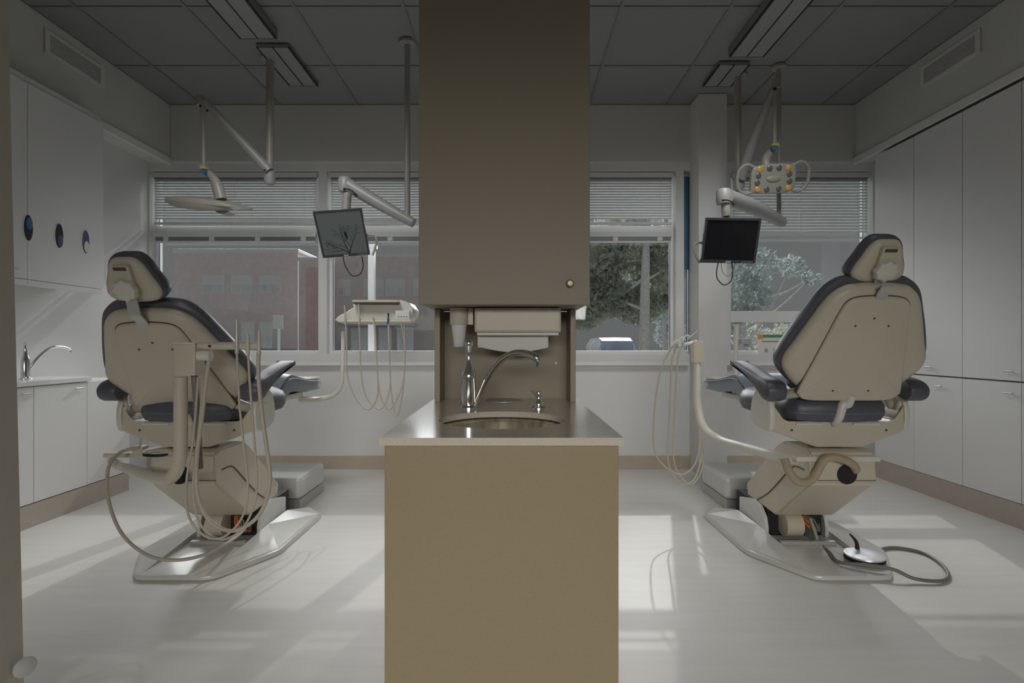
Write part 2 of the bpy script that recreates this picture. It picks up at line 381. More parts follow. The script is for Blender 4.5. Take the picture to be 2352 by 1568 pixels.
for k, a in enumerate(angs):
    x, y = rectpt(a)
    ix, iy = cx+rr*math.cos(a), cy+rr*math.sin(a)
    q[k] = [bm.verts.new(p) for p in ((x, y, .9), (ix, iy, .9), (ix, iy, .875), (x, y, .875))]
for k in range(len(angs)):
    a, b = q[k], q[(k+1) % len(angs)]
    for i in range(4): bm.faces.new((a[i], b[i], b[(i+1) % 4], a[(i+1) % 4]))
put('slab', bm, M['quartz'], wt)
bm = bmesh.new(); prof = [(rr+.012, 0), (rr+.012, -.003), (rr-.004, -.004), (rr-.018, -.02), (rr-.028, -.10), (rr-.06, -.145), (.03, -.155), (0, -.155)]
lathe_b(bm, prof[2:], (cx, cy, .876), 64)
bm.faces.ensure_lookup_table()
big = [f for f in bm.faces if len(f.verts) > 10]
bmesh.ops.delete(bm, geom=big, context='FACES_ONLY')
sb = put('sink_bowl', bm, M['steel'], None, True); tag(sb, 'round brushed steel sink bowl set into the worktop', 'sink')
bm = bmesh.new(); lathe_b(bm, [(rr+.001, .8665), (rr-.0035, .8665), (rr-.0035, .8745), (rr+.001, .8745), (rr+.001, .8665)], (cx, cy, 0), 64)
bmesh.ops.delete(bm, geom=[f for f in bm.faces if len(f.verts) > 10], context='FACES_ONLY')
put('sink_seal', bm, M['dark'], sb)
sb.modifiers.new('thick', 'SOLIDIFY').thickness = -.002
# niche between worktop and upper cabinet
t = thing('backsplash_niche', (IX, 2.95, .9), 'tan open niche of two side panels and a back behind the tap', 'shelf niche')
box('side_panel', (IX-.366, IX-.338), (2.82, 3.05), (.9, 1.38), M['niche'], t)
box('side_panel', (IX+.338, IX+.366), (2.82, 3.05), (.9, 1.38), M['niche'], t)
box('back_panel', (IX-.338, IX+.338), (3.025, 3.05), (.9, 1.38), M['niche'], t, bev=0)
lathe('screw_cap', [(0, .004), (.008, .004), (.011, 0), (.011, -.002)][::-1], (.249, 3.0235, 1.095), M['plasticw'], t, 16, (0, -1, 0))
t = thing('upper_cabinet', (IX, 2.75, 1.38), 'tall tan wall cabinet reaching the ceiling above the sink', 'cabinet')
box('cabinet_body', (IX-.386, IX+.386), (2.51, 3.05), (1.383, 3.495), M['lamc'], t, bev=.002)
d = box('door', (IX-.391, IX+.391), (2.485, 2.507), (1.38, 3.49), M['lamc'], t, bev=.003)
lathe('knob', [(.009, 0), (.008, .012), (.016, .02), (.017, .027), (.012, .032), (0, .033)], (.267, 2.485, 1.475), mat('brass_knob', (.30, .25, .14), .35, .6, noise_amt=.1), d, 24, (0, -1, 0))
# tap
t = thing('sink_tap', (-.197, 2.535, .9), 'chrome tap with tall lever and arched spout behind the sink', 'tap')
lathe('base_ring', [(.042, 0), (.042, .008), (.036, .014), (.034, .016)], (-.197, 2.535, .9), M['chrome'], t, 32)
lathe('valve_body', [(.033, .014), (.034, .05), (.035, .1), (.035, .142), (.030, .147)], (-.197, 2.535, .9), M['chrome'], t, 32)
lathe('lever', [(.031, .149), (.034, .153), (.033, .162), (.024, .185), (.014, .22), (.0105, .245), (.013, .27), (.0175, .29), (.019, .305), (.016, .316), (.009, .321), (0, .322)], (-.197, 2.535, .9), M['chrome'], t, 32)
sp = [at(1088, 935, 2.53), at(1104, 903, 2.53), at(1126, 858, 2.51), at(1152, 826, 2.49), at(1182, 811, 2.46), at(1210, 812, 2.44), at(1230, 820, 2.42), at(1236, 830, 2.42)]
tube('spout', sp, [.0135, .0135, .014, .0145, .015, .0155, .0165, .018, .0175], M['chrome'], t, 20, 8)
cyl('nozzle', at(1235, 826, 2.42), at(1234, 843, 2.42), .0175, M['chrome'], t, 24, .0155)
# soap pump
t = thing('soap_pump', (.128, 2.535, .9), 'small chrome pump with angled spout right of the tap', 'soap dispenser')
lathe('base_ring', [(.034, 0), (.034, .006), (.026, .011), (.022, .012)], (.128, 2.535, .9), M['chrome'], t, 28)
lathe('collar', [(.021, .012), (.022, .022), (.017, .032), (.012, .042), (.011, .052)], (.128, 2.535, .9), M['chrome'], t, 28)
lathe('pump_head', [(.012, .052), (.015, .056), (.016, .072), (.013, .082), (0, .083)], (.128, 2.535, .9), M['chrome'], t, 28)
tube('spout', [(.122, 2.53, .962), (.104, 2.51, .978), (.092, 2.50, .989)], [.007, .0055, .0045], M['chrome'], t, 12, 4)
# disposal cover
t = thing('counter_grille', (-.037, 2.907, .9), 'flat round grey perforated lid on the worktop behind the sink', 'lid')
lathe('disc', [(.1, 0), (.1, .0015), (.096, .0028), (0, .0028)], (-.037, 2.907, .9), M['silver'], t, 48)
bm = bmesh.new()
for rg in (.02, .04, .06, .08):
    for k in range(int(rg*400)):
        a = 2*PI*k/int(rg*400); lathe_b(bm, [(.003, 0), (.003, .0006)], (-.037+rg*math.cos(a), 2.907+rg*math.sin(a), .9026), 6)
tag(put('perforations', bm, M['dark'], t), kind='stuff')
# towel dispenser + towel + cups
t = thing('paper_towel_dispenser', (.035, 2.78, 1.245), 'cream paper towel dispenser under the upper cabinet', 'dispenser')
bm = bmesh.new(); bx(bm, (-.180, .245), (2.66, 2.92), (1.257, 1.3795), .012); put('housing', bm, M['plastic'], t)
box('lower_lip', (-.168, .234), (2.675, 2.91), (1.243, 1.2568), M['plasticw'], t, bev=.003)
bm = bmesh.new(); top, bot = [], []
for k in range(21):
    s = k/20; x = -.168+s*.355; y = 2.74+.006*math.sin(s*7); zb = 1.183-.024*math.sin(PI*min(1, max(0, (s-.05)/.95)))
    for lst, z, yy in ((top, 1.247, 2.74), (bot, zb, y)): lst.append((bm.verts.new((x, yy-.001, z)), bm.verts.new((x, yy+.001, z))))
for k in range(20):
    for j in (0, 1): bm.faces.new((top[k][j], top[k+1][j], bot[k+1][j], bot[k][j]))
    bm.faces.new((bot[k][0], bot[k+1][0], bot[k+1][1], bot[k][1]))
o = put('paper_towel', bm, M['paper'], None, True); tag(o, 'white paper towel hanging out of the cream dispenser', 'paper towel')
t = thing('cup_dispenser', (-.262, 2.7, 1.296), 'cream tube cup dispenser under the cabinet left of the towels', 'dispenser')
lathe('tube', [(.046, .084), (.046, .004), (.043, 0), (.040, .001)], (-.26, 2.72, 1.2955), M['plastic'], t, 36)
box('mount', (-.215, -.188), (2.70, 2.78), (1.296, 1.3795), M['plastic'], t, bev=.003)
o = lathe('paper_cup', [(.039, .03), (.039, 0), (.026, -.108), (.024, -.11), (0, -.11)], (-.26, 2.72, 1.296), M['white'], None, 36); tag(o, 'white paper cup poking down out of the cream tube', 'cup')

# ------------------------------------------------------------------ left cabinets
def tknob(c, ax, parent, name='handle'):
    bm = bmesh.new(); a = Vector(ax)
    tb(bm, [Vector(c), Vector(c)+a*.022], .005, 10, 1); tb(bm, [Vector(c)+a*.022-Vector((0, .03, 0)), Vector(c)+a*.022+Vector((0, .03, 0))], .006, 10, 1)
    return put(name, bm, M['silver'], parent, True)
FX = -3.14
edges = [2.2, 2.65, 3.12, 3.58, 4.03, 4.48]
ord_ = ['fifth from the window', 'fourth from the window', 'third from the window', 'second from the window', 'next to the window wall']
for i in range(5):
    y0, y1 = edges[i], edges[i+1]
    t = thing('base_cabinet', (-3.32, (y0+y1)/2, 0), 'white base cabinet along the left wall, ' + ord_[i], 'cabinet', 'white base cabinets on the left')
    box('cabinet_body', (XL+.002, FX-.02), (y0+.001, y1-.001), (.152, .925), M['cab'], t, bev=.001)
    d = box('door', (FX-.019, FX), (y0+.003, y1-.003), (.158, .92), M['cab'], t, bev=.002)
    tknob((FX, [y0+.2, y0+.2, 3.5, 3.93, y1-.1][i] if i > 1 else y0+.3, .88), (1, 0, 0), d)
o = box('side_worktop', (XL, FX+.012), (2.2, 4.06), (.9255, .958), M['cab'], None, bev=.003); tag(o, 'thin white worktop on the left base cabinets', 'countertop')
o = struct(box('baseboard_left', (XL, FX-.004), (2.2, 4.478), (0, .151), M['kick'], bev=.002))
for y in (4.40, 4.44): lathe('screw', [(.006, 0), (.006, .002), (0, .003)], (FX-.004, y, .03+.05*(y > 4.42)), M['silver'], o, 10, (1, 0, 0))
uedges = [2.2, 2.87, 3.54, 4.2]
for i in range(3):
    y0, y1 = uedges[i], uedges[i+1]
    t = thing('wall_cabinet', (-3.35, (y0+y1)/2, 1.62), ['white wall cabinet on the left nearest the camera', 'white wall cabinet on the left holding oval openings', 'white wall cabinet on the left nearest the windows'][i], 'cabinet', 'white wall cabinets on the left')
    box('cabinet_body', (XL+.002, -3.165), (y0+.001, y1-.001), (1.62, 2.949), M['cab'], t, bev=.001)
    box('door', (-3.164, -3.145), (y0+.002, y1-.002), (1.622, 2.9), M['cab'], t, bev=.002)
    box('light_rail', (-3.2, -3.145), (y0+.002, y1-.002), (1.585, 1.619), M['cab'], t, bev=.002)
tknob((-3.145, 3.42, 1.88+.17-.47+.1), (1, 0, 0), bpy.data.objects['wall_cabinet'])
# oval glove box openings
for (px, py, c1, c2, lab) in ((64, 523, 'dark', 'blue', 'tall dark oval dispenser opening nearest the camera on the left cabinets'), (135, 541, 'dark', 'purple', 'dark oval dispenser opening with a violet roll, middle of three'), (196, 555, 'purple', 'white', 'slim oval dispenser opening nearest the window on the left cabinets')):
    k = (1174-px)/3.143; y = F/k; z = EYE+(790-py)/k
    t = thing('oval_dispenser', (-3.143, y, z), lab, 'dispenser', 'oval dispenser openings in the left cabinets')
    ov = [(.034*math.cos(a), .085*math.sin(a)*1.0) for a in [2*PI*j/20 for j in range(20)]]
    fr = frame((-3.1445, y, z), (0, 1, 0), (0, 0, 1), (1, 0, 0))
    plate('rim', [(a*1.18, b*1.06) for a, b in ov], [(0, 0), (.001, .004), (.003, .005)], fr, M['white'], t, 1)
    plate('opening', ov, [(0, .0051), (.001, .0062)], fr, M[c1], t, 1)
    plate('contents', [(a*.7+.007, b*.5-.036 if c2 != 'blue' else b*.5+.03) for a, b in ov], [(0, .0063), (.004, .010)], fr, M[c2], t, 1)
# left basin tap
t = thing('side_tap', (-3.32, 3.72, .958), 'chrome lever tap with long arched spout on the left worktop', 'tap')
c0 = Vector((-3.32, 3.72, .958))
lathe('valve_body', [(.036, 0), (.036, .012), (.026, .016), (.026, .13), (.02, .15), (.012, .18), (.008, .23), (.012, .25), (0, .256)], c0, M['chrome'], t, 24)
tube('spout', [c0+Vector((0, .02, .06)), c0+Vector((0, .10, .15)), c0+Vector((0, .20, .215)), c0+Vector((0, .31, .22)), c0+Vector((0, .37, .20)), c0+Vector((0, .375, .18))], .0095, M['chrome'], t, 14, 8)
# ------------------------------------------------------------------ right cabinets
RX = 3.3
redges = [2.56, 3.04, 3.52, 3.98, 4.46, 4.94]
rord = ['fifth from the window', 'fourth from the window', 'third from the window', 'second from the window', 'nearest the window']
for i in range(5):
    y0, y1 = redges[i], redges[i+1]
    t = thing('base_cabinet', (3.4, (y0+y1)/2, 0), 'white lower cabinet along the right wall, ' + rord[i], 'cabinet', 'white lower cabinets on the right')
    box('cabinet_body', (RX+.02, XR-.002), (y0+.001, y1-.001), (.163, .95), M['cab'], t, bev=.001)
    d = box('door', (RX, RX+.019), (y0+.003, y1-.003), (.166, .946), M['cab'], t, bev=.002)
    tknob((RX, y0+.07 if i != 3 else y0+.2, .875), (-1, 0, 0), d)
    t = thing('tall_cabinet', (3.4, (y0+y1)/2, .955), 'white full-height upper cabinet along the right wall, ' + rord[i], 'cabinet', 'white upper cabinets on the right')
    box('cabinet_body', (RX+.02, XR-.002), (y0+.001, y1-.001), (.955, 2.9), M['cab'], t, bev=.001)
    d = box('door', (RX, RX+.019), (y0+.003, y1-.003), (.959, 2.9), M['cab'], t, bev=.002)
    tknob((RX, (y0+.07, y0+.07, y0+.07, 4.28, y0+.1)[i], 1.02), (-1, 0, 0), d)
o = struct(box('baseboard_right', (RX+.003, XR), (2.56, 4.94), (0, .162), M['kick'], bev=.002))
for y, z in ((3.62, .05), (3.56, .03)): lathe('screw', [(.006, 0), (.006, .002), (0, .003)], (RX+.003, y, z), M['silver'], o, 10, (-1, 0, 0))
# ------------------------------------------------------------------ near door edge at far left
d1 = bpy.data.objects.new('door_1', None); COL.objects.link(d1); d1.location = (-1.39, 1.07, 0); d1['kind'] = 'structure'
bm = bmesh.new(); vs = bx(bm, (-1.41, -1.365), (.62, 1.525), (.01, 2.9), .003)
for v in bm.verts:
    if v.co.x > -1.5: v.co.x += -.0235*(v.co.z-.3)
put('door_leaf', bm, M['soil'], d1)
t = thing('door_stop', at(57, 1531, 1.5), 'small round chrome bumper low on the tan door edge at far left', 'door stop')
c = at(57, 1531, 1.5)
lathe('disc', [(0, -.006), (.02, -.006), (.026, -.003), (.027, .003), (.02, .006), (0, .007)], c, M['silver'], t, 28, (1, -.55, 0))
tube('stem', [c+Vector((-.036, 0, -.005)), c+Vector((-.01, 0, 0))], .006, M['silver'], t, 12, 1)

# ------------------------------------------------------------------ ceiling lights and vents
def strip_light(x0, x1, y0, y1, label, hh=.0765):
    t = thing('ceiling_light', ((x0+x1)/2, (y0+y1)/2, 3.497), label, 'ceiling light', 'unlit strip lights on the ceiling')
    zt, zb = 3.4965, 3.4965-hh
    box('housing', (x0, x1), (y0, y1), (zb+.012, zt), M['grid'], t, bev=.003)
    w = (x1-x0)
    box('diffuser', (x0+.012, x0+w/2-.006), (y0+.01, y1-.012), (zb, zb+.0115), M['diff'], t, bev=.002)
    box('diffuser', (x0+w/2+.006, x1-.012), (y0+.01, y1-.012), (zb, zb+.0115), M['diff'], t, bev=.002)
    for xx in (x0+.003, x0+w/2, x1-.003): box('black_slot', (xx-.0045, xx+.0045), (y0+.01, y1-.012), (zb+.001, zb+.0116), M['dark'], t, bev=0)
    box('end_cap', (x0-.002, x1+.002), (y1-.0115, y1+.01), (zb-.004, zt), M['grid'], t, bev=.002)
strip_light(-1.975, -1.71, 2.4, 3.97, 'long unlit strip light on the ceiling, left side, nearer one')
strip_light(-1.95, -1.70, 4.16, 4.79, 'short unlit strip light on the ceiling, left side, near the windows', .03)
strip_light(1.69, 1.955, 2.4, 4.22, 'long unlit strip light on the ceiling, right side, nearer one')
strip_light(1.69, 1.94, 4.42, 4.80, 'short unlit strip light on the ceiling, right side, by the white pillar', .03)
def vent(X, sx, label):
    t = thing('air_vent', (X, 4.1, 3.28), label, 'air vent', 'louvred vents high on the side soffits')
    X2 = X+sx*.006
    def b(nm, dx, y, z, m):
        xx = sorted((X+sx*dx[0], X+sx*dx[1])); return box(nm, xx, y, z, m, t, bev=0)
    b('backing', (.0005, .002), (3.84, 4.36), (3.26, 3.41), M['ventg'])
    b('frame_rail', (.0022, .011), (3.82, 4.38), (3.395, 3.42), M['wall']); b('frame_rail', (.0022, .011), (3.82, 4.38), (3.25, 3.275), M['wall'])
    b('frame_rail', (.0022, .011), (3.82, 3.86), (3.2755, 3.3945), M['wall']); b('frame_rail', (.0022, .011), (4.34, 4.38), (3.2755, 3.3945), M['wall'])
    for k in range(7):
        z = 3.285+k*.016; o = b('slat', (.0025, .010), (3.861, 4.339), (z-.0015, z+.0045), M['upperwall'])
vent(SX0, 1, 'louvred air vent high on the left soffit'); vent(SX1, -1, 'louvred air vent high on the right soffit')

# ------------------------------------------------------------------ dental chairs
def make_chair(Xc, rec, Bz, By, hb, label, mirror, dark_slot):
    root = thing('dental_chair', (Xc, 3.0, 0), label, 'dental chair', 'dental chairs')
    P = lambda x, y, z: Vector((Xc+x, 3.0+y, z))
    s = mirror
    # base plate
    ol = [(-.20, -.245), (.20, -.245), (.40, .10), (.405, .78), (.30, .9), (-.30, .9), (-.405, .78), (-.40, .10)]
    def rc(poly, r=.05):
        out = []
        for i in range(len(poly)):
            a, b, c = Vector(poly[i-1]), Vector(poly[i]), Vector(poly[(i+1) % len(poly)])
            p, q_ = b+(a-b).normalized()*r, b+(c-b).normalized()*r
            out += [tuple(p), tuple((p+q_+2*b)/4), tuple(q_)]
        return out
    fr = frame(P(0, 0, 0), (1, 0, 0), (0, 1, 0), (0, 0, 1))
    bp = plate('base_plate', rc(ol), [(.006, .0), (0, .004), (0, .018), (.006, .026), (.02, .028)], fr, M['baseplate'], root, 1, False)
    # raised side wings with a crease running from the front corners to the column
    for sg in (-1, 1):
        bm = bmesh.new()
        a = [P(sg*.175, -.215, .028), P(sg*.195, .40, .075), P(sg*.21, .66, .085), P(sg*.29, .86, .045), P(sg*.385, .76, .03), P(sg*.38, .12, .03), P(sg*.2, -.21, .028)]
        vt = [bm.verts.new(p) for p in a]; vb = [bm.verts.new(Vector((p.x, p.y, .0275))) for p in a]
        bm.faces.new((vt[0], vt[1], vt[5], vt[6])); bm.faces.new((vt[1], vt[2], vt[4], vt[5])); bm.faces.new((vt[2], vt[3], vt[4]))
        for i in range(7): bm.faces.new((vt[i-1], vt[i], vb[i], vb[i-1]))
        bmesh.ops.remove_doubles(bm, verts=bm.verts, dist=.0008)
        put('base_wing', bm, M['baseplate'], root)
    # mechanism under the arm
    mech = box('mechanism_bay', (Xc-.165, Xc+.165), (3.33, 3.8), (.0285, .19), M['dark'], root, bev=.01)
    for sg in (-1, 1):
        pr = [(.30, .03), (.30, .09), (.32, .15), (.38, .20), (.47, .215), (.68, .17), (.68, .03)]
        prism('side_cover', [(3+p[0], p[1]) for p in pr], (Xc+sg*.182-.010, Xc+sg*.182+.010), M['white'], root, .003)
    bm = bmesh.new(); tb(bm, [P(-.10, .28, .115), P(.0, .28, .115)], .068, 28, 1)
    put('motor_cover', bm, M['plastic'], root, True)
    prism('hinge_bracket', [(3.21, .03), (3.21, .06), (3.28, .15), (3.3295, .15), (3.3295, .03)], (Xc+s*.07-.008, Xc+s*.07+.008), M['silver'], root, .002)
    box('cross_bar', (Xc-.16, Xc+.16), (3.17, 3.20), (.0285, .05), M['silver'], root)
    for k in range(4):
        tube('motor_hose', [P(.03+.01*k, .325, .15), P(.05+.014*k, .29, .11+.01*k), P(.085+.012*k, .28, .075), P(.135, .31, .065+.015*k)], .006, M['orange'] if k < 2 else M['hosed'], root, 8)
    # leaning lift arm
    poly = [(-.155, .50), (-.155, .625), (-.12, .645), (.13, .645), (.22, .60), (.62, .28), (.60, .20), (.23, .185), (.20, .20), (-.15, .465)]
    prism('lift_arm', [(3+a, b) for a, b in poly], (Xc-.172, Xc+.172), M['plastic'], root, .012)
    bm = bmesh.new(); bx(bm, (Xc-.1725, Xc+.1725), (2.8435, 2.8475), (.485, .488)); put('arm_seam', bm, M['groove'], root)
    # dark hose port
    lathe('hose_port', [(.052, 0), (.052, .004), (0, .004)], P(s*.02, -.1555, .52), M['dark'], root, 28, (0, -1, 0))
    # arm side cover with a dark seam (side towards the room centre)
    sg = 1 if Xc < 0 else -1
    tube('side_seam', [P(sg*.1735, -.10, .53), P(sg*.1735, -.01, .53), P(sg*.1735, .06, .49), P(sg*.1735, .3, .30), P(sg*.1735, .50, .19)], .0035, M['groove'], root, 6, 3)
    # swivel
    lathe('swivel_drum', [(.09, 0), (.105, .006), (.105, .10), (.098, .108), (.0, .108)], P(0, 0, .658), M['plastic'], root, 40)
    lathe('swivel_ring', [(.085, 0), (.085, .02)], P(0, 0, .642), M['dark'], root, 32)
    box('lock_slot', (Xc-.05, Xc+.07), (2.8935, 2.8985), (.728, .742), M['dark'], root, bev=.001)
    box('lock_lever', (Xc-.045, Xc+.02), (2.885, 2.893), (.729, .741), M['silver'], root, bev=.002)
    # seat carrier: angular hull in front view, as deep bracket
    hull = [(-.355, .90), (-.37, .885), (-.36, .765), (-.335, .735), (-.12, .655), (.12, .655), (.335, .735), (.36, .765), (.37, .885), (.355, .90), (.30, .80), (.27, .785), (-.27, .785), (-.30, .80)]
    bm = bmesh.new()
    y0, y1 = -.12, .0
    A = [bm.verts.new(P(x, y0, z)) for x, z in hull]; B = [bm.verts.new(P(x, y1, z)) for x, z in hull]
    bm.faces.new(A); bm.faces.new(B)
    for i in range(len(hull)): bm.faces.new((A[i-1], A[i], B[i], B[i-1]))
    bmesh.ops.bevel(bm, geom=list(bm.edges), offset=.006, segments=2, affect='EDGES')
    put('seat_carrier', bm, M['plastic'], root)
    for xx in (-.25, .25): lathe('carrier_screw', [(.006, 0), (.006, .003), (0, .003)], P(xx, -.12, .745), M['groove'], root, 12, (0, -1, 0))
    for xx in (-.16, .14): box('carrier_pad', (Xc+xx-.07, Xc+xx+.07), (2.868, 2.8795), (.772, .784), M['plasticw'], root, bev=.003)
    # side supports, paddle shaped, carrying the armrests
    for sg in (-1, 1):
        pd = [(-.125, .76), (-.13, .86), (-.08, .955), (-.01, .965), (.06, .93), (.10, .86), (.10, .78), (.04, .74), (-.09, .735)]
        f2 = frame(P(sg*.355, 0, 0), (0, 1, 0), (0, 0, 1), (1, 0, 0))
        plate('arm_support', pd, [(.004, -.014), (0, -.009), (0, .009), (.004, .014)], f2, M['plasticw'], root, 3)
    # seat cushion
    so = [(-.272, -.04), (-.25, -.11), (-.20, -.15), (0, -.178), (.20, -.15), (.25, -.11), (.272, -.04), (.275, .2), (.25, .50), (-.25, .50), (-.275, .2)]
    fr = frame(P(0, 0, .787), (1, 0, 0), (0, 1, 0), (0, 0, 1))
    sc = plate('seat_cushion', so, [(.05, 0), (.018, .012), (0, .05), (.003, .085), (.020, .115), (.055, .136), (.11, .148)], fr, M['vinyl'], root, 5, crown=.005)
    for v in sc.data.vertices:
        r_ = abs(math.sin(v.co.x*22+v.co.y*16)); v.co.z += .006*r_ if v.co.z > .86 else 0
    tube('seat_piping', smooth_pts([P(x*.99, y*.99, .838) for x, y in so]+[P(so[0][0]*.99, so[0][1]*.99, .838)], 4), .0035, M['vinyll'], sc, 6, 1)
    for k in range(5):
        a = -1.0+k*.5; tube('stitched_fold', [P(.0, .05, .938), P(.12*math.sin(a), -.05, .932), P(.22*math.sin(a), -.148, .882)], .0028, M['vinyll'], sc, 6, 4)
    # leg rest: knee hump then long slope down to the toe
    lp = [(.44, .80), (.40, .87), (.46, .92), (.56, .985), (.66, 1.005), (.78, .985), (1.0, .95), (1.28, .93), (1.34, .91), (1.34, .86), (1.28, .845), (.95, .855), (.72, .875), (.6, .86), (.5, .80)]
    bm = bmesh.new(); lps = smooth_pts([(0, a, b) for a, b in lp], 3, True); nx = 8; rws = []
    for i in range(nx+1):
        q_ = -1+2*i/nx; ww = q_; sh = 1-.12*abs(q_)**6
        row = []
        for p in lps:
            hw = .245-.05*max(0, (p.y-.5)/.85)
            row.append(bm.verts.new(P(ww*hw, p.y, .90+(p.z-.90)*sh)))
        rws.append(row)
    for a, b in zip(rws, rws[1:]):
        for k in range(len(lps)): bm.faces.new((a[k], a[(k+1) % len(lps)], b[(k+1) % len(lps)], b[k]))
    bm.faces.new(rws[0]); bm.faces.new(rws[-1])
    lr = put('leg_rest', bm, M['vinyll'], root, True)
    for sg in (-1, 1):
        tube('leg_piping', [P(sg*.248, .46, .90), P(sg*.246, .58, .955), P(sg*.242, .7, .965), P(sg*.226, 1.0, .93), P(sg*.205, 1.3, .905)], .004, M['vinyl'], lr, 6, 4)
    tag(box('toe_cover', (Xc-.2, Xc+.2), (4.05, 4.345), (.842, .94), mat('clear_cover_vinyl', (.55, .56, .56), .3, noise_amt=.04), root, bev=.02), 'pale ribbed toe cover')
    bm = bmesh.new()
    for k in range(7): bx(bm, (Xc-.203, Xc+.203), (4.06+k*.038, 4.068+k*.038), (.85, .943), .003)
    tag(put('toe_rib', bm, M['plasticw'], root), kind='stuff')
    box('leg_carrier', (Xc-.13, Xc+.13), (3.35, 4.15), (.80, .84), M['plasticw'], root, bev=.01)
    # armrests
    for sg in (-1, 1):
        pad = [(-.205, .925), (-.215, .97), (-.17, 1.01), (-.05, 1.035), (.12, 1.075), (.27, 1.10), (.285, 1.085), (.20, 1.055), (.05, 1.0), (-.06, .95), (-.12, .915), (-.17, .905)]
        f2 = frame(P(sg*.365, 0, 0), (0, 1, 0), (0, 0, 1), (1, 0, 0))
        plate('armrest', pad, [(.02, -.052), (.006, -.046), (0, -.03), (0, .03), (.006, .046), (.02, .052)], f2, M['vinyl'], root, 4)
        tube('armrest_stem', [P(sg*.335, -.07, .80), P(sg*.35, -.09, .88), P(sg*.36, -.08, .95)], .02, M['plasticw'], root, 12, 4)
    # backrest
    r = math.radians(rec); v = Vector((0, -math.sin(r), math.cos(r))); w = Vector((0, -math.cos(r), -math.sin(r))); u = Vector((1, 0, 0))
    Bo = Vector((Xc, By, Bz))
    half = [(.10, .628), (.165, .612), (.225, .56), (.275, .46), (.335, .32), (.368, .23), (.365, .165), (.32, .10), (.262, .045), (.24, .01)]
    full = [(0, .632)]+half+[(.0, -.01)]+[(-a, b) for a, b in half[::-1]]
    fr = frame(Bo, u, v, w)
    frc = frame(Bo+w*-.012, u, v, w)
    back = plate('back_cushion', [(a*1.03, b+.012 if b > .3 else b) for a, b in full], [(.09, -.085), (.045, -.078), (.012, -.058), (0, -.03), (.002, -.006), (.012, .004)], frc, M['vinyl'], root, 4, crown=0)
    sh = [(a*.965, b-.016 if b > .3 else b) for a, b in full]
    bs = plate('back_shell', sh, [(.004, -.010), (0, .002), (.002, .016), (.010, .030), (.028, .040), (.06, .046)], fr, M['plastic'], root, 4)
    pn = [(0, .565), (.10, .558), (.145, .535), (.165, .49), (.19, .38), (.225, .22), (.262, .055), (.255, .02), (.20, -.012), (0, -.016)]
    pn = pn+[(-a, b) for a, b in pn[1:-1][::-1]]
    plate('panel_gap', [(a*1.018, b*1.008) for a, b in pn], [(0, .036), (.001, .0475)], fr, M['groove'], bs, 4)
    bpnl = plate('back_panel', pn, [(.0, .040), (.0, .052), (.004, .058), (.012, .061)], fr, M['plastic'], root, 4)
    for (a, b) in ((-.08, .415), (.08, .415), (.0, .455), (-.09, .05), (.09, .05)):
        lathe('panel_screw', [(.0055, 0), (.0055, .0015), (0, .0015)], fr @ Vector((a, b, .0612)), M['groove'], bpnl, 12, w)
    # lower back arms reaching the side supports
    for sg in (-1, 1):
        tube('back_hinge_arm', [fr @ Vector((sg*.235, .02, .02)), P(sg*.30, -.06, Bz-.03), P(sg*.34, -.03, .86)], [.03, .026, .02], M['plastic'], root, 12, 5)
    tube('recline_strap', [fr @ Vector((.02*s, .02, .058)), fr @ Vector((.01*s, -.03, .060)), P(-.01*s, -.17, Bz-.06), P(-.03*s, -.17, .82), P(-.03*s, -.13, .78)], [.018, .024, .024, .022, .018], M['plasticw'], root, 14, 5)
    # headrest
    H = Vector((Xc, hb[0], hb[1])); r = math.radians(28); v2 = Vector((0, -math.sin(r), math.cos(r))); w2 = Vector((0, -math.cos(r), -math.sin(r)))
    fh = frame(H, u, v2, w2)
    ho = [(0, .222), (.05, .218), (.085, .185), (.108, .13), (.132, .075), (.135, .035), (.105, .003), (.05, -.008), (0, -.01)]
    ho = ho+[(-a, b) for a, b in ho[1:-1][::-1]]
    plate('head_cushion', ho, [(.05, -.075), (.02, -.068), (.004, -.048), (0, -.02), (.003, .0), (.012, .008)], fh, M['vinyl'], root, 4)
    hs = plate('head_shell', [(a*.9, .004+b*.93) for a, b in ho], [(.002, .002), (0, .012), (.006, .024), (.02, .032), (.035, .035)], fh, M['plastic'], root, 4)
    kn = [( (.05+.004*math.cos(8*t_))*math.cos(t_), .075+(.05+.004*math.cos(8*t_))*math.sin(t_)) for t_ in [2*PI*k/48 for k in range(48)]]
    box_m = fh @ Matrix.Translation((0, .10, .046))
    bm = bmesh.new(); bx(bm, (-.038, .038), (-.07, .085), (-.014, .012), .008, box_m); put('glide_block', bm, M['plastic'], root)
    plate('adjuster_knob', kn, [(0, .055), (0, .072), (.004, .080), (.012, .083)], fh, M['plasticw'], root, 1, False)
    bm = bmesh.new(); bx(bm, (-.028, .028), (.163, .178), (.050, .0605), 0, fh); put('glide_slot', bm, M['groove'], root)
    bm = bmesh.new()
    pts = [fh @ Vector((0, .03, .052)), fh @ Vector((0, -.02, .058)), fr @ Vector((0, .625, .075)), fr @ Vector((0, .585, .062)), fr @ Vector((0, .55, .058))]
    pts = smooth_pts(pts, 5); prev = None
    for p in pts:
        ring = [bm.verts.new(p+u*a+w*b) for a, b in ((-.026, -.004), (.026, -.004), (.026, .004), (-.026, .004))]
        if prev:
            for k in range(4): bm.faces.new((prev[k], prev[(k+1) % 4], ring[(k+1) % 4], ring[k]))
        else: bm.faces.new(ring)
        prev = ring
    bm.faces.new(prev); put('headrest_bar', bm, M['silver'], root)
    return root
make_chair(-1.715, 38, .885, 2.93, (2.515, 1.405), 'reclined grey dental chair with cream back on the left side of the room', -1, 1)
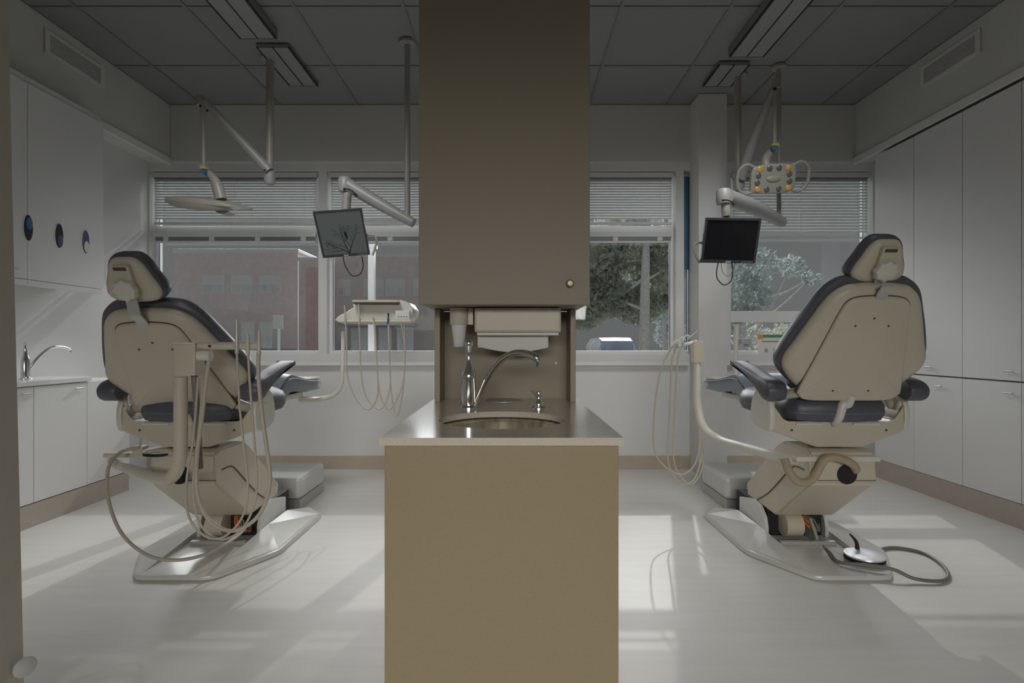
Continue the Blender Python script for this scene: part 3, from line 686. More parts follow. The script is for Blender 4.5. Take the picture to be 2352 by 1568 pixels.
make_chair(1.735, 27, .945, 2.86, (2.615, 1.503), 'upright grey dental chair with cream back on the right side of the room', 1, 1)

# floor utility boxes behind the chairs
for sx, side in ((-1, 'left'), (1, 'right')):
    xa, xb = (-2.0, -1.525) if sx < 0 else (1.555, 2.03)
    t = thing('utility_box', ((xa+xb)/2, 4.2, 0), 'low white floor box beyond the base of the %s chair' % side, 'floor box', 'floor utility boxes')
    box('lower_skirt', (xa+.004, xb-.004), (3.945, 4.44), (0, .075), M['silver'], t, bev=.004)
    bm = bmesh.new(); bx(bm, (xa, xb), (3.935, 4.45), (.0755, .235), .03); put('cover', bm, M['white'], t)
    # link cover running back to the chair base
    o = prism('duct_cover', [(3.80, .0), (3.80, .16), (3.9345, .19), (3.9345, .0)], ((xa+xb)/2-.1, (xa+xb)/2+.1), M['white'], t, .006)

# ------------------------------------------------------------------ instrument arm, left (swung towards the camera)
t = thing('instrument_arm', at(255, 1045, 2.97), 'cream curved arm with hanging hoses in front of the left chair', 'instrument arm', 'instrument arms')
box('pivot_bar', (-2.2, -1.60), (2.93, 2.99), (.588, .612), M['plastic'], t, bev=.006)
tube('curved_pole', [(-2.17, 2.955, .565), (-2.10, 2.90, .56), (-1.85, 2.70, .565), (-1.62, 2.53, .575), (-1.545, 2.49, .60), (-1.507, 2.475, .68), (-1.503, 2.475, .80), (-1.503, 2.475, 1.05)], [.02, .024, .026, .028, .029, .029, .029, .0285], M['plastic'], t, 20, 8)
hd = box('arm_head', at(417, 790, 2.5).xz[0:1][0:1] and (-1.513-.0, -1.418), (2.44, 2.52), (1.058, 1.20), M['plastic'], t, bev=.004)
box('head_cap', (-1.517, -1.416), (2.436, 2.524), (1.2, 1.207), M['plasticw'], t, bev=.002)
tube('rear_rod', [(-1.455, 2.50, 1.055), (-1.455, 2.52, .9), (-1.452, 2.54, .62)], .014, M['hosed'], t, 12, 3)
tube('holder_bar', [(-1.44, 2.47, 1.192), (-1.33, 2.47, 1.192), (-1.14, 2.47, 1.192)], [.010, .017, .0175, .0175, .0165], M['plastic'], t, 20, 3)
cyl('swivel_knob', (-1.418, 2.47, 1.148), (-1.362, 2.47, 1.148), .024, M['plasticw'], t, 28)
box('black_catch', (-1.363, -1.353), (2.448, 2.454), (1.186, 1.196), M['dark'], t, bev=0)
def hang(pts, r, m, parent, Y0=2.47): return tube('hose', [at(*p) for p in pts], r, m, parent, 10, 6)
for i, (px, top) in enumerate(((544, 734), (569, 766), (595, 757))):
    hp = [at(px, 812, 2.45), at(px, 786, 2.45), at(px, (top+786)/2, 2.45), at(px, top, 2.45)]
    tube('handpiece', hp, [.009, .009, .007, .0045] if i else [.0085, .0085, .0075, .0075], M['silver'] if i == 0 else M['plastic'], t, 14, 4)
hang([(544, 810, 2.45), (546, 860, 2.45), (552, 950, 2.45), (562, 1040, 2.45), (569, 1110, 2.45), (566, 1160, 2.44), (545, 1205, 2.44), (505, 1236, 2.43), (462, 1225, 2.43), (432, 1180, 2.43), (428, 1110, 2.44), (442, 1020, 2.46), (450, 940, 2.48), (455, 866, 2.49)], .0052, M['hose'], t)
hang([(570, 810, 2.46), (573, 870, 2.46), (580, 960, 2.46), (587, 1050, 2.46), (590, 1110, 2.46), (582, 1165, 2.46), (555, 1215, 2.46), (515, 1238, 2.46), (478, 1225, 2.46), (452, 1185, 2.46), (444, 1110, 2.47), (452, 1020, 2.49), (461, 940, 2.5), (466, 870, 2.5)], .0052, M['hose'], t)
hang([(594, 810, 2.45), (594, 870, 2.45), (603, 960, 2.45), (613, 1030, 2.45), (620, 1090, 2.45), (614, 1140, 2.45), (590, 1188, 2.45), (545, 1217, 2.45), (505, 1212, 2.45), (470, 1180, 2.45), (452, 1120, 2.45), (453, 1040, 2.46), (465, 950, 2.47), (474, 870, 2.47), (480, 828, 2.47)], .009, M['hose'], t)
# pedal parked on the left arm, with cord
t = thing('foot_control', at(375, 1024, 2.93), 'round foot control parked on the left instrument arm, cord looping below', 'foot control', 'round foot controls')
c = Vector((-1.865, 2.93, .6125))
lathe('pedal_base', [(.10, 0), (.10, .012), (.092, .016)], c, M['dark'], t, 36)
lathe('pedal_disc', [(.102, .016), (.105, .022), (.09, .032), (.03, .040), (0, .041)], c, M['chrome'], t, 36)
box('side_block', (c.x-.155, c.x-.10), (2.90, 2.95), (.6125, .655), M['plastic'], t, bev=.004)
tube('lever', [(c.x-.125, 2.92, .653), (c.x-.125, 2.92, .675), (c.x-.12, 2.92, .70)], [.005, .004, .006], M['silver'], t, 10, 3)
tube('cord', [at(*p) for p in ((320, 1027, 2.90), (280, 1037, 2.86), (254, 1062, 2.8), (246, 1100, 2.76), (252, 1160, 2.72), (282, 1228, 2.68), (338, 1274, 2.66), (400, 1286, 2.68), (462, 1276, 2.74), (512, 1252, 2.85), (545, 1230, 3.0), (565, 1212, 3.28))], .0085, M['hose'], t, 12, 7)

# instrument arm, right (swung towards the window)
t = thing('instrument_arm', (1.95, 2.95, .6), 'cream curved arm carrying thin hoses left of the right chair', 'instrument arm', 'instrument arms')
box('pivot_bar', (1.49, 1.93), (2.84, 2.90), (.585, .612), M['plasticw'], t, bev=.006)
tube('curved_pole', [at(1830, 1056, 2.9), at(1780, 1046, 3.0), at(1700, 1024, 3.3), at(1650, 1008, 3.55), at(1615, 978, 3.65), at(1603, 930, 3.68), at(1602, 890, 3.68), at(1602, 832, 3.68)], [.03, .028, .027, .027, .027, .026, .025, .024], M['plasticw'], t, 20, 8)
box('arm_head', (1.225, 1.295), (3.65, 3.71), (1.075, 1.222), M['plastic'], t, bev=.004)
tube('holder_bar', [at(1600, 784, 3.68), at(1578, 790, 3.66), at(1556, 796, 3.64)], .012, M['white'], t, 14, 3)
for (px, py) in ((1548, 790), (1560, 783), (1572, 778)):
    tube('holder_ring', [at(px-4, py+4, 3.62), at(px+2, py-6, 3.62), at(px+9, py-8, 3.62), at(px+14, py-2, 3.62)], .005, M['white'], t, 8, 4)
tube('handpiece', [at(1580, 778, 3.6), at(1594, 768, 3.6), at(1606, 757, 3.6)], [.006, .0055, .004], M['silver'], t, 10, 3)
for pts in (((1548, 790), (1525, 830), (1508, 900), (1501, 985), (1505, 1040), (1528, 1072), (1560, 1089), (1585, 1080), (1602, 1050), (1608, 1000)),
            ((1556, 790), (1543, 830), (1540, 900), (1536, 985), (1533, 1040), (1540, 1078), (1560, 1108), (1578, 1112), (1598, 1095), (1612, 1045), (1613, 1005)),
            ((1570, 786), (1558, 820), (1552, 900), (1548, 985), (1546, 1040), (1555, 1080), (1582, 1112), (1602, 1100), (1616, 1060), (1615, 1008))):
    tube('hose', [at(a, b, 3.64) for a, b in pts], .0055, M['hose'], t, 8, 6)
t2 = tube('duct_hose', [at(*p) for p in ((1802, 1054, 2.86), (1812, 1082, 2.83), (1828, 1102, 2.82), (1846, 1108, 2.82), (1866, 1100, 2.82), (1880, 1078, 2.82), (1893, 1056, 2.81), (1915, 1050, 2.80), (1940, 1056, 2.80), (1960, 1068, 2.82), (1966, 1080, 2.845))], .0215, M['duct'], t, 16, 6)
# right pedal on the floor
t = thing('foot_control', (1.93, 2.95, .03), 'round chrome foot control lying on the base plate of the right chair', 'foot control', 'round foot controls')
c = Vector((1.915, 2.95, .0345))
for zz, m_, pr in ((0, M['dark'], [(.09, 0), (.098, .004), (.098, .012), (.09, .016)]), (.016, M['chrome'], [(.094, 0), (.1, .006), (.098, .012), (.06, .018), (.03, .016), (0, .016)])):
    lathe('pedal_base' if zz == 0 else 'pedal_disc', pr, c+Vector((0, 0, zz)), m_ if zz == 0 else M['satin'], t, 40)
tube('lever', [c+Vector((.0, .06, .028)), c+Vector((.0, .07, .07)), c+Vector((-.03, .08, .11))], [.012, .009, .004], M['dark'], t, 10, 3)
tube('cord', [at(1876, 1243, 3.3), at(1905, 1268, 3.05), Vector((1.745, 2.90, .04)), Vector((1.84, 2.83, .052)), Vector((1.95, 2.78, .05)), Vector((2.03, 2.74, .02)), Vector((2.15, 2.73, .012)), Vector((2.25, 2.80, .0095)), Vector((2.33, 2.95, .0095)), Vector((2.35, 3.1, .0095)), Vector((2.27, 3.18, .0095)), Vector((2.17, 3.17, .0095)), Vector((2.09, 3.1, .012)), Vector((1.99, 3.0, .045))], .009, M['hosed'], t, 12, 7)

# ------------------------------------------------------------------ delivery unit, left chair
t = thing('delivery_unit', (-1.34, 4.3, .8), 'cream instrument tray unit with four hanging hoses beyond the left chair', 'instrument tray', 'instrument tray units')
K = 4.3
tube('support_arm', [at(690, 917, K-.2), at(735, 916, K), at(765, 908, K), at(783, 885, K), at(787, 840, K), at(788, 760, K)], [.022, .02, .018, .016, .016, .016], M['plasticw'], t, 14, 6)
plate('tray_body', [tuple(at(a, b, K).xz) for a, b in ((790, 742), (786, 730), (800, 722), (822, 708), (830, 697), (930, 692), (952, 706), (956, 718), (945, 737), (900, 744))], [(.006, -.13), (0, -.12), (0, .12), (.006, .13)], frame((0, K, 0), (1, 0, 0), (0, 0, 1), (0, -1, 0)), M['plasticw'], t, 2)
box('tray_top', (at(826, 695, K).x, at(926, 695, K).x), (K-.20, K+.14), (1.515, 1.532), M['plastic'], t, bev=.003)
box('tray_shadow_gap', (at(828, 699, K).x, at(925, 699, K).x), (K-.196, K-.1), (1.505, 1.5145), M['groove'], t, bev=0)
tube('holder_bar', [at(786, 738, K-.2), at(945, 738, K-.2)], .017, M['plastic'], t, 14, 1)
box('control_pad', (at(918, 727, K).x, at(950, 727, K).x), (K-.172, K-.131), (1.385, 1.455), M['white'], t, bev=.006)
for k in range(4): box('button', (at(924+k*6, 727, K).x, at(927+k*6, 727, K).x), (K-.1745, K-.172), (1.405, 1.412), M['rail'], t, bev=0)
for px, top in ((793, 700), (825, 698)): tube('handpiece', [at(px, 745, K-.22), at(px, 722, K-.22), at(px-2, top, K-.22)], [.008, .007, .005], M['silver'], t, 10, 3)
tube('handpiece', [at(858, 745, K-.22), at(857, 728, K-.22)], .008, M['plastic'], t, 10, 1)
tube('handpiece', [at(891, 746, K-.22), at(891, 735, K-.22), at(892, 726, K-.22)], .0075, M['blue'], t, 10, 2)
cyl('handpiece_tip', at(892, 726, K-.22), at(892, 719, K-.22), .006, M['dark'], t, 10)
for pts in (((794, 742), (796, 800), (797, 855), (812, 905), (835, 936), (852, 938), (865, 915), (868, 880), (861, 745)),
            ((825, 742), (827, 800), (830, 862), (842, 912), (868, 939), (886, 925), (896, 885), (895, 830), (891, 745)),
            ((859, 742), (864, 800), (868, 865), (876, 915), (893, 940), (910, 920), (926, 875), (930, 800), (921, 742)),
            ((893, 742), (895, 820), (897, 880), (903, 930), (911, 956), (920, 930), (928, 870), (930, 800), (928, 745))):
    tube('hose', [at(a, b, K-.22) for a, b in pts], .0052, M['hose'], t, 8, 6)
# tray support beyond the right chair
t = thing('delivery_unit', (1.6, 4.0, .8), 'pale upright post of a tray unit beyond the right chair, small grey box on it', 'instrument tray', 'instrument tray units')
tube('support_arm', [(1.67, 3.95, .86), (1.655, 3.97, .9), at(1689, 848, 4.0), at(1690, 800, 4.0), at(1692, 745, 4.0)], .0165, M['plasticw'], t, 14, 4)
box('grey_box', (at(1697, 0, 4.0).x, at(1720, 0, 4.0).x), (3.95, 4.05), (at(0, 790, 4.0).z, at(0, 777, 4.0).z), M['silver'], t, bev=.003)
box('grey_box', (at(1712, 0, 4.0).x, at(1720, 0, 4.0).x), (3.95, 4.05), (at(0, 797, 4.0).z, at(0, 790.2, 4.0).z), M['silver'], t, bev=.002)
box('arm_foot', (1.62, 1.78), (3.86, 4.0), (.80, .865), M['plasticw'], t, bev=.008)

# ------------------------------------------------------------------ ceiling lamps
# left: bar lamp seen from the side
t = thing('operating_lamp', (-1.93, 4.36, 3.5), 'ceiling lamp on jointed arm, its slim head seen edge-on, above the left chair', 'operating lamp', 'ceiling mounted operating lamps')
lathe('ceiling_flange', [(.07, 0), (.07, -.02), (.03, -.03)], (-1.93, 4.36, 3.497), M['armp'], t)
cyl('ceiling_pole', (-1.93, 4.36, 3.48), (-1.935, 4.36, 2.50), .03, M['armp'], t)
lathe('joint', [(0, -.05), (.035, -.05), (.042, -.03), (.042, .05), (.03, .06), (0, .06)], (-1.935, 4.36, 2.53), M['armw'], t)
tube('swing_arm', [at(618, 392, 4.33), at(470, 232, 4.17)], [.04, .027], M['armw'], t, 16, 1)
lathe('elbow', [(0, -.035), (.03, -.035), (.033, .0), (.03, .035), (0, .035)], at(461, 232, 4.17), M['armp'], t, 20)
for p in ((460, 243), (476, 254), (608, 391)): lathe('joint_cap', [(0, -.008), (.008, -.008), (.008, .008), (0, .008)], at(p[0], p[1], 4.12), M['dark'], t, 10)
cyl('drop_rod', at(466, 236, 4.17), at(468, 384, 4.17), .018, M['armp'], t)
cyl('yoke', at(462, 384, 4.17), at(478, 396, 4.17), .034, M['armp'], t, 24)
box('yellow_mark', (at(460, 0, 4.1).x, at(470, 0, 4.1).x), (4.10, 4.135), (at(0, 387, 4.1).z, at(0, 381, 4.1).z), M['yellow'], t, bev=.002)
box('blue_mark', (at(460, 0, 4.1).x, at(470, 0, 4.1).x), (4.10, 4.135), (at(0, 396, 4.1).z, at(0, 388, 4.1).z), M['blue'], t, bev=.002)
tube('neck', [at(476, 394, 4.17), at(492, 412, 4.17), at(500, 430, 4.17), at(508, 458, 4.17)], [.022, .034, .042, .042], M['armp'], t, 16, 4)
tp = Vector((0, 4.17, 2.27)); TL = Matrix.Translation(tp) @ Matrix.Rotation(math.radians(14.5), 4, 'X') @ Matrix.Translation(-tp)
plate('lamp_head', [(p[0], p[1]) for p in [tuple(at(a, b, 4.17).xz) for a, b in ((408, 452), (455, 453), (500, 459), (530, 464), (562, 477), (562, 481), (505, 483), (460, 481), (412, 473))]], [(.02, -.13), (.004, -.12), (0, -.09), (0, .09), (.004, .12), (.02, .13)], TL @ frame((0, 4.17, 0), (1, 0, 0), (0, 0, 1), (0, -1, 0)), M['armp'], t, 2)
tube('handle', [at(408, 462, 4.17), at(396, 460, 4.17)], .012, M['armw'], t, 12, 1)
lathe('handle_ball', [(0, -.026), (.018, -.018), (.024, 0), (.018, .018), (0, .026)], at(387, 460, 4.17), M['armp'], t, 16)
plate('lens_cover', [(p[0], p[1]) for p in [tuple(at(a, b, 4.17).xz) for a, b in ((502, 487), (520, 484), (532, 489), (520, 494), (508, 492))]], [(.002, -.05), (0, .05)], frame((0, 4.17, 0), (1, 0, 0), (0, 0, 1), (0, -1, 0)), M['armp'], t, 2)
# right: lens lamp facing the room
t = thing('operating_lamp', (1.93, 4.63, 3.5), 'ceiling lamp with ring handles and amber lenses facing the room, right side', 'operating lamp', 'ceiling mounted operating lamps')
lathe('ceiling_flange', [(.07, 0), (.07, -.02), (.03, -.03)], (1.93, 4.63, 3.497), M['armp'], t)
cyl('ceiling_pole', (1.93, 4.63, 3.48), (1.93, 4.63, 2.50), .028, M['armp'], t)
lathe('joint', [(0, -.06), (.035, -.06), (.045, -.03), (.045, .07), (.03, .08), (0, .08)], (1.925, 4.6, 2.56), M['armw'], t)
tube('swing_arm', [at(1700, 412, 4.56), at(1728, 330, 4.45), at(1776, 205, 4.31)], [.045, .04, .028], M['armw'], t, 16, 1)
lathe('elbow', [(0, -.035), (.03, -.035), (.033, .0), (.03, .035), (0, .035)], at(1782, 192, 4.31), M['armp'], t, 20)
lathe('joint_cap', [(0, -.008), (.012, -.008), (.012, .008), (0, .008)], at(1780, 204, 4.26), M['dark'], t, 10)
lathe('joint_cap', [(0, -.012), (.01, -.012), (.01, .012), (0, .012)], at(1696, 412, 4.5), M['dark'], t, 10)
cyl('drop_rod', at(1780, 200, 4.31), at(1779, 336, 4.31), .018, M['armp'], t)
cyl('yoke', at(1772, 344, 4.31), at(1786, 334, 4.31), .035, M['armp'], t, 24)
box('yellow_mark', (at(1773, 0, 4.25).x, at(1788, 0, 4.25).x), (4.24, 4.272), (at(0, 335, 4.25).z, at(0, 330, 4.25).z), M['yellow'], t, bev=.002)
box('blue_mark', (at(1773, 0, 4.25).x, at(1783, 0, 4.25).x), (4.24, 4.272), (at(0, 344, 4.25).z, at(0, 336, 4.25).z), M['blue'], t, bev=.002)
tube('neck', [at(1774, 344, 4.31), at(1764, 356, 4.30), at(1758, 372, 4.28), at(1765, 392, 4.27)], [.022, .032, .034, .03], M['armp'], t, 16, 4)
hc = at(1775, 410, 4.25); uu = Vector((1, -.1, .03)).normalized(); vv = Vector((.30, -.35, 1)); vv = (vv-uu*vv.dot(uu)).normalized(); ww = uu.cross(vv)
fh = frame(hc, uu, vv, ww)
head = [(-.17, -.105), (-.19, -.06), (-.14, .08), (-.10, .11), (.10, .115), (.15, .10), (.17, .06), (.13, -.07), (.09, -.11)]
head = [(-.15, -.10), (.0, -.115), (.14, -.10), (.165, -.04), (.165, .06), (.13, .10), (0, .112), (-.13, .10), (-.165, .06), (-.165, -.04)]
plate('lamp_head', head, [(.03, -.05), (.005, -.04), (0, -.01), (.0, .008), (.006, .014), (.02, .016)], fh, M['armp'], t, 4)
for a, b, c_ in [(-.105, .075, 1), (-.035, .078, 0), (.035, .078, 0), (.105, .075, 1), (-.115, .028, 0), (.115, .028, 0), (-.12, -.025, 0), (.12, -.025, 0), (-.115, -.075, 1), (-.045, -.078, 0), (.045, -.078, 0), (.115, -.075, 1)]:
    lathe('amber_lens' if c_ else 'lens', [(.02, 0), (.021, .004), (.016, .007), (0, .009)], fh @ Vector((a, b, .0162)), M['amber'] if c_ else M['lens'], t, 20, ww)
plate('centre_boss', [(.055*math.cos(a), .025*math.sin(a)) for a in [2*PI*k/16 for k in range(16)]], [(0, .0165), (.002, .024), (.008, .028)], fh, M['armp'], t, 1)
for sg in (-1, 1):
    tube('ring_handle', [fh @ Vector(p) for p in ((sg*.14, .09, 0), (sg*.20, .115, 0), (sg*.255, .08, 0), (sg*.268, .0, 0), (sg*.25, -.07, 0), (sg*.20, -.105, 0), (sg*.14, -.09, 0))], .0125, M['armp'], t, 12, 6)

# ------------------------------------------------------------------ monitors on arms
def monitor(cx_, ytop, ybot, zt, zb, roll, lit, label, W_=.37):
    t = thing('monitor', (cx_, (ytop+ybot)/2, (zt+zb)/2), label, 'monitor', 'monitors on ceiling arms')
    up = Vector((0, ytop-ybot, zt-zb)); H_ = up.length; up.normalize()
    rt = Vector((math.cos(roll), 0, math.sin(roll))); rt = (rt-up*rt.dot(up)*0).normalized()
    up = (up+rt*-.0).normalized(); up = (up-rt*up.dot(rt)).normalized(); nn = rt.cross(up)*1
    if nn.y > 0: nn = -nn
    fm = frame(t.location, rt, up, nn)
    def b(nm, x, y, z, m, bev=.002, par=t):
        bm = bmesh.new(); bx(bm, x, y, z, bev, fm); return put(nm, bm, m, par)
    w, h = W_/2, H_/2
    b('case_back', (-w+.01, w-.01), (-h+.01, h-.01), (-.045, -.012), M['bezel'], .008)
    b('bezel_rail', (-w, w), (h-.016, h), (-.0115, .012), M['bezel']); b('bezel_rail', (-w, w), (-h, -h+.02), (-.0115, .012), M['bezel'])
    b('bezel_rail', (-w, -w+.015), (-h+.0201, h-.0161), (-.0115, .012), M['bezel']); b('bezel_rail', (w-.015, w), (-h+.0201, h-.0161), (-.0115, .012), M['bezel'])
    sc = b('screen', (-w+.0152, w-.0152), (-h+.0202, h-.0162), (-.0115, .006), M['lit'] if lit else M['screen'], 0)
    b('badge', (-.018, .018), (-h+.004, -h+.015), (.0121, .0132), M['silver'], 0)
    for k in range(5): b('button', (w-.09+k*.015, w-.083+k*.015), (-h+.007, -h+.012), (.0121, .0135), M['silver'], 0)
    return t, fm, sc, w, h
mon, fm, sc, w, h = monitor(-1.302, 4.115, 4.274, 2.215, 1.891, math.radians(4.2), True, 'tilted flat monitor on a white ceiling arm showing a bare branch with a bird')
# branch picture, flat print on the screen
bm = bmesh.new()
def branch(p, ang, ln, wd, dep):
    q_ = (p[0]+math.cos(ang)*ln, p[1]+math.sin(ang)*ln)
    if abs(q_[0]) > w-.03 or q_[1] > h-.03: return
    n_ = (-math.sin(ang)*wd, math.cos(ang)*wd)
    vs = [fm @ Vector((a, b, .0066)) for a, b in ((p[0]-n_[0], p[1]-n_[1]), (p[0]+n_[0], p[1]+n_[1]), (q_[0]+n_[0]*.7, q_[1]+n_[1]*.7), (q_[0]-n_[0]*.7, q_[1]-n_[1]*.7))]
    bm.faces.new([bm.verts.new(v_) for v_ in vs])
    if dep:
        branch(q_, ang+random.uniform(-.25, .3), ln*.88, wd*.82, dep-1)
        if random.random() < .8: branch(q_, ang+random.choice((-1, 1))*random.uniform(.5, .9), ln*.8, wd*.62, dep-1)
for a in (1.9, 1.2, 2.5): branch((.03, -h+.022), a if a == 1.9 else a, .05, .0036, 6)
tag(put('branch_picture', bm, M['ink'], sc), kind='stuff')
o = plate('bird_picture', [(.022, .02), (.034, .0), (.038, -.03), (.032, -.052), (.022, -.03), (.016, .0)], [(0, .0066), (0, .0072)], fm, M['ink'], sc, 3)
K2 = 4.13
t = mon
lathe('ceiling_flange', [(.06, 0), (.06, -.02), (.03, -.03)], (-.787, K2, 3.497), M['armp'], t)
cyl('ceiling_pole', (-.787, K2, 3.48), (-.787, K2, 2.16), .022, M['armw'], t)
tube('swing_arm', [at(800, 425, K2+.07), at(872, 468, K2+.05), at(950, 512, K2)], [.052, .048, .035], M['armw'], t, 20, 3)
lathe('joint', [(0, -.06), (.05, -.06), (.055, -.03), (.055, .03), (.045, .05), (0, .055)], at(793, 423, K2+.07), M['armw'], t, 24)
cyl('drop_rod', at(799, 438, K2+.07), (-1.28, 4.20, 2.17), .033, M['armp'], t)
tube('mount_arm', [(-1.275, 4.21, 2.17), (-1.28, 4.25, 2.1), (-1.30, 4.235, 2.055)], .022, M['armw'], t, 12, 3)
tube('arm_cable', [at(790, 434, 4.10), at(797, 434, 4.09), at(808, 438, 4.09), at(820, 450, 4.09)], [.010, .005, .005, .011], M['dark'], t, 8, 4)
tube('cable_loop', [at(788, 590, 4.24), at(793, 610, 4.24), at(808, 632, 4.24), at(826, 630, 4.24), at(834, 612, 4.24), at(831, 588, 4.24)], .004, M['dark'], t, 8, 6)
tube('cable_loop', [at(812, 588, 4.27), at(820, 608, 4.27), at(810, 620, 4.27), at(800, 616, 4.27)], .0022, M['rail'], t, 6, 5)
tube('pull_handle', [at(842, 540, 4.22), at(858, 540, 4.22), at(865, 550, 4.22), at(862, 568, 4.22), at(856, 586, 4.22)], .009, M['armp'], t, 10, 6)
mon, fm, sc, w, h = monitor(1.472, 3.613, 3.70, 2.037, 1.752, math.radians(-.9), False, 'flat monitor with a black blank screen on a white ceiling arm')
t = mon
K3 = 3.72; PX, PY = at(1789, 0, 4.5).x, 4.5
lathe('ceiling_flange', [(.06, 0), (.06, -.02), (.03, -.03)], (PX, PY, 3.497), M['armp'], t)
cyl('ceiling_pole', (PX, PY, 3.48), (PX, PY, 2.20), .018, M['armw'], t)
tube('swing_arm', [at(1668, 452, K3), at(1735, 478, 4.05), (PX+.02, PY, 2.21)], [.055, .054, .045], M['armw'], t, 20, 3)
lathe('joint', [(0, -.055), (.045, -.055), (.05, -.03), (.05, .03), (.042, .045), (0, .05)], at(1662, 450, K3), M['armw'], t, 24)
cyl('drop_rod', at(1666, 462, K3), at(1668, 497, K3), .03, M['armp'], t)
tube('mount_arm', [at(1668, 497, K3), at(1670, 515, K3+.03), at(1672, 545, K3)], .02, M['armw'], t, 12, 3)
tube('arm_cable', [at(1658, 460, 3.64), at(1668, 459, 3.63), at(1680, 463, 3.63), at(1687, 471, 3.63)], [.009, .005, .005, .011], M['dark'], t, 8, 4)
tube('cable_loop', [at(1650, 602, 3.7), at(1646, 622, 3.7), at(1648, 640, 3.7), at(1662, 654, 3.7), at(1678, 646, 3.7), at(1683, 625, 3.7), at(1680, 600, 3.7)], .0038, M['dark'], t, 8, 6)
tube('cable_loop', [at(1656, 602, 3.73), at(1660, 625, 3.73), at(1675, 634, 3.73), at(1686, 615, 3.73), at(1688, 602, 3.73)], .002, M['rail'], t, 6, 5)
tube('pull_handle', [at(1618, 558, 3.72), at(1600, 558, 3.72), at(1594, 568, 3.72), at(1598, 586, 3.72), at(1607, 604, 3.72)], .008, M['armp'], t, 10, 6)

# poster inside the far right window
t = thing('window_poster', at(1790, 797, 5.3), 'white notice with green and orange band in the right window, partly behind the chair', 'poster')
def pb(nm, x, y, dy, m): return box(nm, (at(x[0], 0, 5.31).x, at(x[1], 0, 5.31).x), (5.31-dy-.001, 5.31-dy+.001), (at(0, y[1], 5.31).z, at(0, y[0], 5.31).z), m, t, bev=0)
pb('sheet', (1740, 1832), (768, 832), 0, M['paper'])
pb('green_band', (1752, 1830), (768, 775), .0022, M['green']); pb('orange_corner', (1740, 1752), (768, 779), .0022, M['oprint'])
for xx in (1756, 1776, 1796): pb('print_mark', (xx, xx+8), (800, 809), .0022, M['base'])
pb('print_line', (1750, 1820), (783, 785), .0022, M['rail']); pb('red_line', (1748, 1790), (820, 821.5), .0022, M['oprint'])
for xx in (1742, 1828): tube('hanging_cord', [(at(xx, 0, 5.31).x, 5.31, at(0, 768, 5.31).z), (at(xx, 0, 5.31).x, 5.335, 1.52)], .0015, M['blind'], t, 6, 1)

# ------------------------------------------------------------------ outside
tag(box('ground', (-60, 60), (5.61, 70), (-.3, -.15), M['asphalt'], None, bev=0), kind='structure')
def at2(px, py, Y): return at(px, py, Y)
YBd = 30
def bpart(nm, x, y, z, m, par, bev=0): return box(nm, x, y, z, m, par, bev=bev)
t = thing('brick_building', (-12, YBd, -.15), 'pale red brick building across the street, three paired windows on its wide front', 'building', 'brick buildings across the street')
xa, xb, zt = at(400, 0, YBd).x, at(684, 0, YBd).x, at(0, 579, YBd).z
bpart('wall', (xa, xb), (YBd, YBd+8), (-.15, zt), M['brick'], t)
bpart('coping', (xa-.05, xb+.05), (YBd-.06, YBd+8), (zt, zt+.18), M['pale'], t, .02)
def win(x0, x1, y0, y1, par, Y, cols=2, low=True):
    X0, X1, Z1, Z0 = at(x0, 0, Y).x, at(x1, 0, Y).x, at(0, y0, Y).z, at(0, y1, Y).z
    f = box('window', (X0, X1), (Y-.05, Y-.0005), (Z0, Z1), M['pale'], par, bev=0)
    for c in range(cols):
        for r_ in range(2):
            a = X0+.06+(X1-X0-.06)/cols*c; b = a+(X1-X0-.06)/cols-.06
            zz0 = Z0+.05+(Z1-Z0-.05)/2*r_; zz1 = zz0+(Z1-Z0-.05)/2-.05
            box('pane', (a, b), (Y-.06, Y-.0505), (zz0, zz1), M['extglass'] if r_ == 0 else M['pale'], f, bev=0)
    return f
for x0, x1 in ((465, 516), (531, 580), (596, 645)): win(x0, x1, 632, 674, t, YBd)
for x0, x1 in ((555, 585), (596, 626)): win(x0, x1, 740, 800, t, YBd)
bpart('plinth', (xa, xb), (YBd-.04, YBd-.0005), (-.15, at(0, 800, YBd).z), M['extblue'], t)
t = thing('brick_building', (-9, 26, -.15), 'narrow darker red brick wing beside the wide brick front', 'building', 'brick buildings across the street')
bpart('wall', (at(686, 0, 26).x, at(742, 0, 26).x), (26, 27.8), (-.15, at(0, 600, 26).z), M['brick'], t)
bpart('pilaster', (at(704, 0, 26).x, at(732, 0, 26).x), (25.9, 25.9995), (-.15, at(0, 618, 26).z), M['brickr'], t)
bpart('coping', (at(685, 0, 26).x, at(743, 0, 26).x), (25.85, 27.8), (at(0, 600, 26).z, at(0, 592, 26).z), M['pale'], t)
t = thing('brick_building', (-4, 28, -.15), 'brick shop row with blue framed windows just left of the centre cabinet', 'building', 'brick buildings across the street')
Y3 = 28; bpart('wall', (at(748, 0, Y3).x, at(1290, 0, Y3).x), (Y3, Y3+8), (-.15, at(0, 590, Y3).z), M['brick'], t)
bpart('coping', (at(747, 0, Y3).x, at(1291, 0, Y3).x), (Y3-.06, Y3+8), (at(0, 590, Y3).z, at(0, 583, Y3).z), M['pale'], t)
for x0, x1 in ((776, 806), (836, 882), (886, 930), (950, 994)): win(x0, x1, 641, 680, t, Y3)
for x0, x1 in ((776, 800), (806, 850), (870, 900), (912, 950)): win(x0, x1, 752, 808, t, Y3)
bpart('awning', (at(800, 0, Y3).x, at(960, 0, Y3).x), (Y3-1, Y3-.0505), (at(0, 750, Y3).z, at(0, 744, Y3).z), M['extblue'], t)
t = thing('street_sign', at(640, 810, 14), 'white rectangular sign on a thin post outside the left window', 'street sign')
